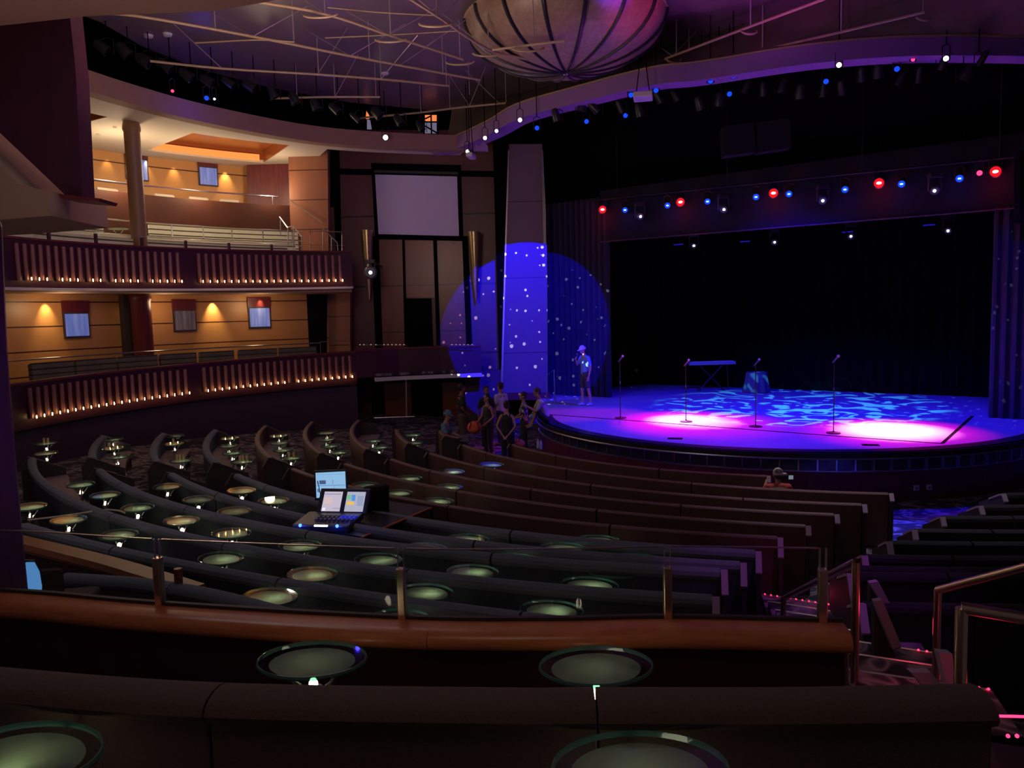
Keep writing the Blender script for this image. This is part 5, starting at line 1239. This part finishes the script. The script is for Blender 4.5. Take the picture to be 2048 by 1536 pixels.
# glasses and bottles on the far tables
gi = 0
for (px, py) in [(88, 882), (96, 881), (218, 894), (230, 889), (354, 915), (360, 914), (367, 915), (480, 918), (486, 917), (494, 918), (578, 911), (588, 910), (347, 882)]:
    q = min(TABLES, key=lambda t: (t[4][0] - px) ** 2 + (t[4][1] - py) ** 2); zz = TOP(q[0]) - 0.035
    y = q[3]; p_ = at(px, py + 4, y)
    tag(MB().lathe((p_.x, y, zz), [(0.020, 0), (0.024, 0.06), (0.022, 0.10)], 10).build('drinking_glass', MT.setdefault('amber', mat('amber_drink', (0.8, 0.6, 0.3), 0.1, emit=None))), f'small glass on a table in the left balcony block, {ordn(gi)} from the left', 'glass', 'glasses in the left block'); gi += 1
for i, (px, py) in enumerate([(1076, 888), (1082, 890)]):
    q = at(px, py, 17.5); tag(MB().lathe(q, [(0.03, -0.1), (0.032, 0.05), (0.012, 0.09), (0.012, 0.12)], 10).build('small_bottle', 'white', None, True), f'small white bottle at the foot of the stage front, {"left" if i == 0 else "right"} of two', 'bottle', 'bottles by the stage')
# blue glowing screen and seat at far left behind the pillar
t = thing('glowing_laptop', at(74, 1165, 5.6), 'blue glowing laptop screen peeking out beside the left pillar', 'laptop')
pixprism(MB(), [(50, 1126), (66, 1126), (76, 1145), (81, 1175), (79, 1194), (72, 1200), (50, 1196)], 5.6, 0.02).build('screen', MT.setdefault('laptopblue', emis('laptop_screen', lin(92, 150, 214), 0.75)), t)
pixprism(MB(), [(46, 1120), (68, 1121), (80, 1142), (84, 1175), (82, 1198), (74, 1204), (46, 1201)], 5.63, 0.02).build('lid', 'plastic', t)
MB().tube([at(62, 1198, 5.63), (at(62, 1198, 5.63).x, 5.63, 0.4)], 0.02, 6).build('stand', 'plastic', t)
t = thing('low_chair', at(100, 1175, 5.9), 'dark brown low chair beside the glowing laptop', 'chair')
q = at(82, 1180, 5.95); MB().box(q, (0.34, 0.08, 0.34), 0.2).build('backrest', 'bench_near', t, bevel=0.04); MB().box(q + Vector((0.05, 0.25, -0.2)), (0.4, 0.45, 0.12), 0.2).build('seat', 'bench_near', t, bevel=0.04)

# ---------------------------------------------------------------- people
def remesh(verts, faces, name, m, parent, voxel=0.011):
    pass
BASE = dict(pelvis=(0, 0, .96), belly=(0, 0, 1.10), chest=(0, 0, 1.30), neckb=(0, 0, 1.45), neck=(0, -.01, 1.53), head=(0, -.02, 1.64),
            shl=(-.17, 0, 1.42), ell=(-.23, .02, 1.14), wrl=(-.24, -.06, .90), shr=(.17, 0, 1.42), elr=(.23, .02, 1.14), wrr=(.24, -.06, .90),
            hil=(-.09, 0, .93), knl=(-.10, -.02, .50), anl=(-.10, .02, .09), tol=(-.11, -.15, .03), hir=(.09, 0, .93), knr=(.10, -.02, .50), anr=(.10, .02, .09), tor=(.11, -.15, .03))
RAD = dict(pelvis=(.135, .105), belly=(.125, .095), chest=(.145, .10), neckb=(.07, .065), neck=(.052, .052), head=(.05, .05), shl=(.058, .058), ell=(.042, .042), wrl=(.027, .024), hil=(.085, .085), knl=(.056, .056), anl=(.037, .037), tol=(.032, .024))
for k in ('sh', 'el', 'wr', 'hi', 'kn', 'an', 'to'): RAD[k + 'r'] = RAD[k + 'l']
def skin(chains, rad, name, sub=1):
    """chains of named points -> one skinned surface (evaluated to plain vertices/faces)"""
    idx = {}; vs = []; es = []; rs = []
    for ch in chains:
        prev = None
        for key, co, r in ch:
            if key not in idx: idx[key] = len(vs); vs.append(co); rs.append(r)
            if prev is not None and (prev, idx[key]) not in es: es.append((prev, idx[key]))
            prev = idx[key]
    me = bpy.data.meshes.new(name + '_sk'); me.from_pydata(vs, es, [])
    o = bpy.data.objects.new(name + '_sk', me); COL.objects.link(o)
    o.modifiers.new('s', 'SKIN')
    if not me.skin_vertices: 
        raise RuntimeError('no skin layer')
    for i, r in enumerate(rs):
        me.skin_vertices[0].data[i].radius = r if isinstance(r, tuple) else (r, r)
    me.skin_vertices[0].data[0].use_root = True
    if sub: sm = o.modifiers.new('u', 'SUBSURF'); sm.levels = sub; sm.render_levels = sub
    dg = bpy.context.evaluated_depsgraph_get(); ev = o.evaluated_get(dg); m2 = ev.to_mesh()
    V = [v.co.copy() for v in m2.vertices]; Fc = [tuple(p.vertices) for p in m2.polygons]; ev.to_mesh_clear()
    bpy.data.objects.remove(o); bpy.data.meshes.remove(me); return V, Fc
def puff(chains):
    """overlapping rounded volumes along each chain, merged by the voxel remesh"""
    mb = MB()
    for ch in chains:
        P = [(Vector(c), r if isinstance(r, tuple) else (r, r)) for k, c, r in ch]
        for (a, ra), (b, rb) in zip(P, P[1:]):
            n = max(2, int((b - a).length / 0.028) + 1)
            for i in range(n + 1):
                t = i / n; c = a.lerp(b, t); rx = ra[0] + (rb[0] - ra[0]) * t; ry = ra[1] + (rb[1] - ra[1]) * t
                mb.lathe(c, [(max(1e-3, math.sin(math.pi * j / 6)), -math.cos(math.pi * j / 6) * min(rx, ry) * 0.75) for j in range(7)], 14, rx, ry)
    return mb.v, mb.f
def hand_chains(side, w, e, curl=0.5, d=None):
    w = Vector(w); e = Vector(e); f = (w - e).normalized()
    s = -1 if side == 'l' else 1
    pal = f.cross(Vector((0, 1, 0)))
    if pal.length < 0.2: pal = f.cross(Vector((1, 0, 0)))
    pal.normalize(); acr = f.cross(pal).normalized()      # acr: across the palm
    base = w + f * 0.05; out = []
    inward = pal * (-s) * (1 if pal.x > 0 else -1)
    key = 'wr' + side
    for i, L in enumerate((0.068, 0.078, 0.074, 0.058)):
        o = acr * (0.030 - 0.020 * i); k = base + o + f * 0.035
        p1 = k + (f * math.cos(curl * .5) + inward * math.sin(curl * .5)) * L * 0.5
        p2 = p1 + (f * math.cos(curl * 1.4) + inward * math.sin(curl * 1.4)) * L * 0.5
        out.append([(key, None, None), ('pm' + side, base, (.034, .020)), (f'k{side}{i}', k, .010), (f'a{side}{i}', p1, .009), (f'b{side}{i}', p2, .0075)])
    th = base - f * 0.02 + acr * 0.035
    out.append([(key, None, None), ('pm' + side, base, (.034, .020)), ('t0' + side, th, .012), ('t1' + side, th + acr * 0.02 + f * 0.03 + inward * .01, .0105), ('t2' + side, th + acr * 0.018 + f * 0.058 + inward * .02, .009)])
    return out
def person(label, loc, face, pose=None, scale=1.0, skinc=(196, 140, 112), shirt=None, bottoms=None, hair=None, hairlen=0.0, cap=None, shoes=(0.03, 0.03, 0.035), curl=0.6, headdir=(0, -1, 0), shirtlen=0.0, strip=None, longsleeve=False, female=False, dress=False, patterned=None):
    J = dict(BASE)
    if female:
        J.update(shl=(-.15, 0, 1.41), shr=(.15, 0, 1.41))
    if pose: J.update(pose)
    J = {k: Vector(v) for k, v in J.items()}
    ang = math.atan2(face[1], face[0]) + math.pi / 2     # local -Y looks along `face`
    root = thing('person', loc, label, 'person')
    root.rotation_euler = (0, 0, ang); root.scale = (scale, scale, scale)
    rad = dict(RAD)
    if female:
        rad.update(belly=(.105, .085), chest=(.125, .095), shl=(.048, .048), shr=(.048, .048), ell=(.034, .034), elr=(.034, .034), wrl=(.023, .021), wrr=(.023, .021), pelvis=(.14, .11))
    def c(*ks): return [(k, tuple(J[k]), rad[k]) for k in ks]
    ch = [c('pelvis', 'belly', 'chest', 'neckb', 'neck', 'head')]
    for s in 'lr':
        ch.append(c('chest', 'sh' + s, 'el' + s, 'wr' + s)); ch.append(c('pelvis', 'hi' + s, 'kn' + s, 'an' + s, 'to' + s))
        for h in hand_chains(s, J['wr' + s], J['el' + s], curl):
            ch.append([(k, tuple(v) if v is not None else tuple(J[k]), r if r is not None else rad[k]) for k, v, r in h])
    V, Fc = skin(ch, rad, 'body')
    # head: skull, jaw, nose, ears in the direction the person looks
    hd = Vector(headdir).normalized(); hx = hd.cross(Vector((0, 0, 1))).normalized() * -1; hz = hx.cross(hd).normalized()
    if hz.z < 0: hz = -hz
    hc = J['head'] + Vector((0, 0, 0.02)); MBs = MB()
    def hpt(x, f, z): return hc + hx * x + hd * f + hz * z
    def blob(x, f, z, rx, rf, rz, n=8):
        k = n; m = 2 * n; vs = []; fs = []
        for i in range(k + 1):
            th = math.pi * i / k
            for j in range(m):
                a = 2 * math.pi * j / m; vs.append(hpt(x + rx * math.sin(th) * math.cos(a), f + rf * math.sin(th) * math.sin(a), z - rz * math.cos(th)))
        for i in range(k):
            for j in range(m): fs.append((i * m + j, i * m + (j + 1) % m, (i + 1) * m + (j + 1) % m, (i + 1) * m + j))
        MBs.add(vs, fs)
    blob(0, -0.012, 0.035, .073, .088, .080, 12); blob(0, 0.022, -0.045, .055, .060, .066, 10); blob(0, 0.055, -0.092, .028, .026, .02)
    blob(0, 0.090, -0.018, .014, .018, .024, 6); blob(0, 0.080, 0.03, .05, .014, .012, 6); blob(0, 0.081, -0.058, .025, .010, .010, 6)
    for s in (-1, 1): blob(s * 0.075, -0.008, -0.012, .012, .022, .032, 6)
    n0 = len(V); V = V + MBs.v; Fc = Fc + [tuple(i + n0 for i in f) for f in MBs.f]
    me = bpy.data.meshes.new('body'); me.from_pydata([tuple(v) for v in V], [], Fc)
    sk = mat('skin', lin(*skinc), 0.55); me.materials.append(sk)
    o = bpy.data.objects.new('body', me); COL.objects.link(o); o.parent = root
    r = o.modifiers.new('remesh', 'REMESH'); r.mode = 'VOXEL'; r.voxel_size = 0.0105; r.use_smooth_shade = True
    sm = o.modifiers.new('smooth', 'SMOOTH'); sm.iterations = 2; sm.factor = 0.4
    def part(name, V, Fc, m, rem=0.0, smooth=True):
        me = bpy.data.meshes.new(name); me.from_pydata([tuple(v) for v in V], [], Fc); me.materials.append(m)
        for p in me.polygons: p.use_smooth = smooth
        q = bpy.data.objects.new(name, me); COL.objects.link(q); q.parent = root
        if rem:
            r = q.modifiers.new('remesh', 'REMESH'); r.mode = 'VOXEL'; r.voxel_size = rem; r.use_smooth_shade = True
            s = q.modifiers.new('smooth', 'SMOOTH'); s.iterations = 3; s.factor = 0.5
        return q
    # eyes
    for s in (-1, 1):
        MBs = MB(); blob(s * 0.031, 0.074, 0.006, .012, .008, .007, 6); part('eye', MBs.v, MBs.f, mat('eye', (0.03, 0.02, 0.02), 0.2))
    MBs = MB(); blob(0, 0.089, -0.058, .020, .005, .004, 5); part('lips', MBs.v, MBs.f, mat('lips', lin(150, 80, 76), 0.5))
    # hair / cap
    if hair is not None:
        MBs = MB(); blob(0, -0.024, 0.045, .084, .092, .088, 12); blob(0, -0.045, -0.005, .076, .066, .075, 10)
        if hairlen > 0: blob(0, -0.062, -0.04 - hairlen * .5, .06, .04, .07 + hairlen * .5, 10)
        if hairlen < 0: blob(0, -0.10, 0.07, .035, .035, .035, 8)
        # keep the face clear
        part('hair', MBs.v, MBs.f, mat('hair', hair, 0.7), 0.012)
    if cap is not None:
        MBs = MB(); k = 12; m = 24; vs = []; fs = []
        for i in range(k // 2 + 2):
            th = math.pi * i / k
            for j in range(m):
                a = 2 * math.pi * j / m; vs.append(hpt(.088 * math.sin(th) * math.cos(a), -0.012 + .104 * math.sin(th) * math.sin(a), 0.038 + .098 * math.cos(th)))
        for i in range(k // 2 + 1):
            for j in range(m): fs.append((i * m + j, i * m + (j + 1) % m, (i + 1) * m + (j + 1) % m, (i + 1) * m + j))
        MBs.add(vs, fs)
        vs = []
        for i in range(9):
            a = math.pi * (0.12 + 0.76 * i / 8)
            vs.append(hpt(.084 * math.cos(a), .092 * math.sin(a) - .01, .042)); vs.append(hpt(.078 * math.cos(a), .092 * math.sin(a) + .075 * math.sin(a), .028)); 
        vs += [v + hz * 0.008 for v in vs]
        fs = [(2 * i, 2 * i + 1, 2 * i + 3, 2 * i + 2) for i in range(8)] + [(18 + 2 * i, 20 + 2 * i, 21 + 2 * i, 19 + 2 * i) for i in range(8)] + [(2 * i + 1, 19 + 2 * i, 21 + 2 * i, 2 * i + 3) for i in range(8)]
        MBs.add(vs, fs); part('cap', MBs.v, MBs.f, mat('cap_cloth', cap, 0.8))
    # clothes: the same skeleton, a little fatter, cut at cuffs and hems
    def fat(r, d): return (r[0] + d, r[1] + d) if isinstance(r, tuple) else r + d
    def lerp(a, b, t): return tuple(J[a].lerp(J[b], t))
    if shirt is not None:
        slt = 1.0 if longsleeve else 0.72
        cs_ = [[('pelvis', tuple(J['pelvis'].lerp(J['belly'], 0.15)), fat(rad['pelvis'], .016)), ('belly', tuple(J['belly']), fat(rad['belly'], .018)), ('chest', tuple(J['chest']), fat(rad['chest'], .018)), ('nk', tuple(J['neckb'] - Vector((0, 0, .03))), (.085, .07))]]
        for s in 'lr':
            if strip: cs_.append([('chest', tuple(J['chest'] + Vector((.06 if s == 'r' else -.06, 0, .03))), (.08, .085)), ('sh' + s, tuple(J['sh' + s].lerp(J['neckb'], .38)), (.035, .06))])
            else:
                c2 = [('chest', None, None), ('sh' + s, tuple(J['sh' + s]), fat(rad['sh' + s], .012)), ('el' + s, lerp('sh' + s, 'el' + s, slt), (.058, .058) if not longsleeve else (.05, .05))]
                if longsleeve: c2.append(('wr' + s, lerp('el' + s, 'wr' + s, 0.85), (.036, .036)))
                cs_.append(c2)
        if not strip: cs_.append([('a', tuple(J['shl']), (.06, .06)), ('b', tuple(J['neckb'] + Vector((0, .01, -.01))), (.075, .068)), ('c', tuple(J['shr']), (.06, .06))])
        cs_ = [[(k, co if co is not None else tuple(J[k]), r if r is not None else (.085, .085)) for k, co, r in x] for x in cs_]
        V2, F2 = puff(cs_)
        if patterned: ms = patterned
        else: ms = mat('shirt_cloth', shirt, 0.85)
        part('shirt' if not dress else 'top', V2, F2, ms, 0.013)
    if bottoms is not None:
        colb, ln = bottoms
        cs_ = []
        for s in 'lr':
            x = [('pelvis', tuple(J['pelvis'] + Vector((0, 0, .03))), fat(rad['pelvis'], .014)), ('hi' + s, tuple(J['hi' + s]), fat(rad['hi' + s], .016))]
            if ln <= 1: x.append(('kn' + s, lerp('hi' + s, 'kn' + s, ln), (.084, .084)))
            else: x += [('kn' + s, tuple(J['kn' + s]), fat(rad['kn' + s], .018)), ('an' + s, lerp('kn' + s, 'an' + s, ln - 1), (.055, .055))]
            cs_.append(x)
        V2, F2 = puff(cs_); part('shorts' if ln <= 1 else 'trousers', V2, F2, mat('bottom_cloth', colb, 0.85), 0.013)
    if shoes is not None:
        for s in 'lr':
            a, t_ = J['an' + s], J['to' + s]; d = (t_ - a); d.z = 0; d = d.normalized() if d.length > .01 else Vector((0, -1, 0))
            V2, F2 = skin([[('h', tuple(a - d * .04 + Vector((0, 0, -.045))), (.042, .04)), ('m', tuple(a + d * .07 + Vector((0, 0, -.052))), (.042, .034)), ('t', tuple(a + d * .17 + Vector((0, 0, -.06))), (.036, .026))]], rad, 'shoe')
            part('shoe', V2, F2, mat('shoe_leather', shoes, 0.6))
    return root
def face_to(a, b): return (b[0] - a[0], b[1] - a[1])
# singer on stage, holding a microphone, head bowed, walking to the left
p = atz(1171, 811, 0.957)
m1 = person('man in a cap, blue T-shirt and dark shorts standing on the stage holding a microphone', p, (-0.9, -0.42), dict(
    elr=(.24, .05, 1.13), wrr=(.25, -.02, .87), ell=(-.20, -.14, 1.18), wrl=(-.07, -.24, 1.36), head=(0, -.07, 1.62), neck=(0, -.03, 1.52), knl=(-.09, -.05, .50), anl=(-.09, -.02, .09), tol=(-.10, -.18, .03), anr=(.10, .14, .09), knr=(.10, .05, .50), tor=(.11, -.02, .03)),
    1.02, (205, 160, 140), (0.18, 0.38, 0.9), (( 0.06, 0.06, 0.10), 0.85), hair=(0.1, 0.08, 0.06), cap=(0.75, 0.75, 0.8), shoes=(0.7, 0.7, 0.72), headdir=(0, -1, -.35))
mc = thing('handheld_microphone', p + Vector((-0.22, -0.12, 1.36)), 'black microphone held up by the man on the stage', 'microphone')
w = Vector((-0.9, -0.42, 0)).normalized(); base = p + w * 0.26 + Vector((0, 0, 1.36)) + Vector((w.y, -w.x, 0)) * 0.03
MB().tube([base, base + w * -0.02 + Vector((0, 0, .17))], 0.012, 8, 0.018).build('handle', 'plastic', mc, True); MB().ball(base + w * -0.022 + Vector((0, 0, .19)), 0.028, 6).build('head', 'plastic2', mc, True)
# seated man on the stage edge, arms on knees
def sitpose(hz, knee_f=-.42, knee_z=None, an_f=-.40, feet=0.0, lean=0.0, hipw=.10):
    kz = knee_z if knee_z is not None else hz + 0.03
    d = dict(pelvis=(0, 0, hz + .09), belly=(0, -.02 - lean * .25, hz + .22), chest=(0, -.02 - lean * .7, hz + .42), neckb=(0, -.02 - lean, hz + .57), neck=(0, -.04 - lean, hz + .64), head=(0, -.07 - lean * 1.1, hz + .75),
             shl=(-.17, -.02 - lean * .9, hz + .54), shr=(.17, -.02 - lean * .9, hz + .54), hil=(-hipw, -.04, hz + .08), hir=(hipw, -.04, hz + .08), knl=(-.13, knee_f, kz), knr=(.13, knee_f, kz),
             anl=(-.12, an_f, feet + .09), anr=(.12, an_f, feet + .09), tol=(-.13, an_f - .16, feet + .03), tor=(.13, an_f - .16, feet + .03))
    return d
d = sitpose(0.0, -.30, .34, -.42, -.16, .16)
d.update(ell=(-.22, -.30, .30), wrl=(-.08, -.50, .42), elr=(.22, -.30, .30), wrr=(.07, -.50, .42))
ps = Vector((1.05, 20.0, 0.97)); ps = at(1094, 833, 19.6); ps.z = 0.965
person('man in grey T-shirt and black shorts sitting on the stage edge, arms on knees', ps, (-0.92, -0.1), d, 1.0, (190, 140, 112), (0.50, 0.47, 0.50), ((0.03, 0.03, 0.035), 0.8), hair=(0.10, 0.06, 0.04), headdir=(0, -1, -.3))
tag(MB().ball(at(1064, 833, 19.5), 0.09, 8, (1, 1, 0.8)).build('glossy_helmet', MT.setdefault('bluegloss', mat('blue_gloss', (0.2, 0.35, 0.8), 0.15)), None, True), 'shiny blue round object at the seated man\'s feet', 'bag')
# standing group on the floor
def ground(px, py): q = atz(px, py, 0.02); return Vector((q.x, q.y, 0.0 + gz(q.x, q.y)))
def at_head(px, py, H):
    """stand a person of height H so the head top is seen at the pixel"""
    q = atz(px, py, H); return Vector((q.x, q.y, gz(q.x, q.y)))
person('man in black polo and brown trousers left of the group by the stage', at_head(922, 776, 1.78), (0.8, 0.3), dict(elr=(.24, .06, 1.14), wrr=(.16, -.10, .98), ell=(-.24, .06, 1.14), wrl=(-.16, -.1, .98)), 1.02, (150, 100, 80), (0.02, 0.02, 0.024), ((0.10, 0.07, 0.06), 1.9), hair=(0.02, 0.015, 0.012))
person('dark-haired person in black standing behind the woman with the bag', at_head(972, 775, 1.76), (0.2, -0.9), None, 1.0, (150, 104, 86), (0.03, 0.028, 0.035), ((0.03, 0.03, 0.04), 1.9), hair=(0.02, 0.015, 0.012), female=True)
person('man in a white T-shirt turned toward the blue column', at_head(1001, 766, 1.80), (-0.6, 0.55), None, 1.02, (170, 120, 100), (0.62, 0.60, 0.66), ((0.05, 0.05, 0.07), 1.9), hair=(0.03, 0.02, 0.02))
w1 = at_head(974, 790, 1.64)
person('long-haired woman in a dark vest holding an orange bag', w1, (-0.55, -0.5), dict(ell=(-.22, -.02, 1.14), wrl=(-.16, -.22, 1.0), elr=(.22, .03, 1.13), wrr=(.18, -.20, .98)), 0.94, (190, 140, 116), (0.05, 0.045, 0.05), ((0.03, 0.03, 0.035), 1.9), hair=(0.03, 0.02, 0.015), hairlen=.14, strip=True, female=True)
w2 = at_head(1013, 806, 1.62)
person('woman in a black open-backed top, hands clasped behind her back', w2, (0.25, 0.95), dict(ell=(-.25, .10, 1.13), wrl=(-.06, .20, .90), elr=(.25, .10, 1.13), wrr=(.06, .20, .90)), 0.94, (200, 150, 128), (0.03, 0.028, 0.032), ((0.03, 0.03, 0.035), 1.9), hair=(0.05, 0.025, 0.02), hairlen=-1, strip=True, female=True)
MT['batik'] = mat('patterned_cloth', (0.5, 0.5, 0.55), 0.85)
nt = MT['batik'].node_tree; vo = nt.nodes.new('ShaderNodeTexVoronoi'); vo.inputs['Scale'].default_value = 14; rp_ = nt.nodes.new('ShaderNodeValToRGB'); rp_.color_ramp.interpolation = 'CONSTANT'
rp_.color_ramp.elements[0].color = (.03, .03, .05, 1); rp_.color_ramp.elements[1].position = .5; rp_.color_ramp.elements[1].color = (.6, .5, .55, 1); e_ = rp_.color_ramp.elements.new(.75); e_.color = (.08, .25, .3, 1)
tc_ = nt.nodes.new('ShaderNodeTexCoord'); nt.links.new(tc_.outputs['Object'], vo.inputs['Vector']); nt.links.new(vo.outputs['Color'], rp_.inputs[0]); nt.links.new(rp_.outputs[0], nt.nodes['Principled BSDF'].inputs['Base Color'])
person('woman in a patterned shirt standing beside the stage edge, facing left', at_head(1047, 787, 1.68), (-0.9, -0.15), dict(ell=(-.2, -.08, 1.14), wrl=(-.08, -.26, 1.08), elr=(.2, -.08, 1.14), wrr=(.08, -.26, 1.08)), 0.97, (186, 136, 112), (0.4, 0.4, 0.4), ((0.04, 0.04, 0.05), 1.9), hair=(0.04, 0.025, 0.02), hairlen=-1, female=True, patterned=MT['batik'])
# orange backpack carried by the woman in the vest
bagc = w1 + Vector((-0.34, -0.30, 0.82)); bg = thing('backpack', bagc, 'orange backpack held in front of the woman in the dark vest', 'backpack')
MT['orangebag'] = mat('orange_fabric', lin(232, 104, 62), 0.7)
MB().ball(bagc, 0.2, 10, (0.95, 0.7, 0.85)).build('body', 'orangebag', bg, True)
MB().ball(bagc + Vector((-.03, -.12, -.04)), 0.12, 8, (1, .6, .7)).build('pocket', 'orangebag', bg, True)
for s in (-1, 1): MB().tube([bagc + Vector((s * .10, -.1, -.12)), bagc + Vector((s * .12, -.17, 0)), bagc + Vector((s * .08, -.1, .15))], 0.016, 6).build('strap', 'redwood', bg, True)
b2 = at(1030, 888, w2.y + 0.2); b2.z = max(b2.z, 0.3); bg = thing('backpack', b2, 'salmon backpack resting on the bench beside the woman seen from behind', 'backpack')
MB().ball(b2, 0.2, 10, (1.3, .7, .7)).build('body', 'orangebag', bg, True); MB().tube([b2 + Vector((.1, -.1, .08)), b2 + Vector((.16, -.12, .25)), b2 + Vector((.05, -.05, .14))], 0.012, 6).build('handle', 'redwood', bg, True)
# seated man with blue cap reading
d = sitpose(0.45, -.46, .48, -.52, 0.0, .02); d.update(ell=(-.22, -.14, .74), wrl=(-.10, -.36, .68), elr=(.22, -.14, .74), wrr=(.12, -.36, .68))
q = at_head(888, 834, 1.30)
person('man in blue cap and T-shirt sitting sideways on a bench with a tablet', q, (0.95, -0.25), d, 1.0, (190, 140, 116), (0.16, 0.26, 0.36), ((0.05, 0.05, 0.07), 1.9), hair=(0.06, 0.04, 0.03), cap=(0.12, 0.26, 0.40), headdir=(0, -1, -.35))
tb = q + Vector((0.48, -0.13, 0.66)); t = thing('tablet', tb, 'thin tablet held by the seated man in the blue cap', 'tablet'); MB().box(tb, (0.22, 0.26, 0.015), 0.2, 0.5).build('case', 'plastic2', t, bevel=0.005)
# photographer in the front rows
d = sitpose(0.45, -.46, .48, -.50, 0.0, .04); d.update(ell=(-.25, -.10, .78), wrl=(-.12, -.34, .80), elr=(.25, -.14, .84), wrr=(.16, -.32, 1.0), head=(0, -.10, 1.17), neck=(0, -.06, 1.09))
a_ = rang(2, atz(1558, 980, 0.9)); x_, y_ = rp(2, a_, -0.32); hz_ = at(1558, 940, y_).z; q = Vector((at(1558, 940, y_).x, y_, hz_ - 1.30 * .86))
person('man in pale cap and red shirt in the front rows with a camera raised', q, (0.12, 1.0), d, 0.86, (180, 130, 110), lin(196, 82, 70)[:3], ((0.04, 0.04, 0.06), 1.9), hair=(0.05, 0.035, 0.03), cap=(0.55, 0.48, 0.46))
cc = q + Vector((0.17, 0.30, 0.93)); t = thing('camera_rig', cc, 'small video camera held up by the man in the red shirt', 'camera')
MB().box(cc, (0.15, 0.10, 0.10)).build('body', 'plastic', t, bevel=0.01); MB().box(cc + Vector((0, 0, 0.06)), (0.10, 0.06, 0.02)).build('top_plate', 'white', t); MB().tube([cc + Vector((0, .05, 0)), cc + Vector((0, .16, 0))], 0.035, 12).build('lens', 'plastic2', t, True)
MB().box(cc + Vector((.12, 0, .0)), (0.08, 0.02, 0.06)).build('screen', MT.setdefault('camscr', emis('camera_screen', (0.5, 0.65, 0.8), 0.3)), t)
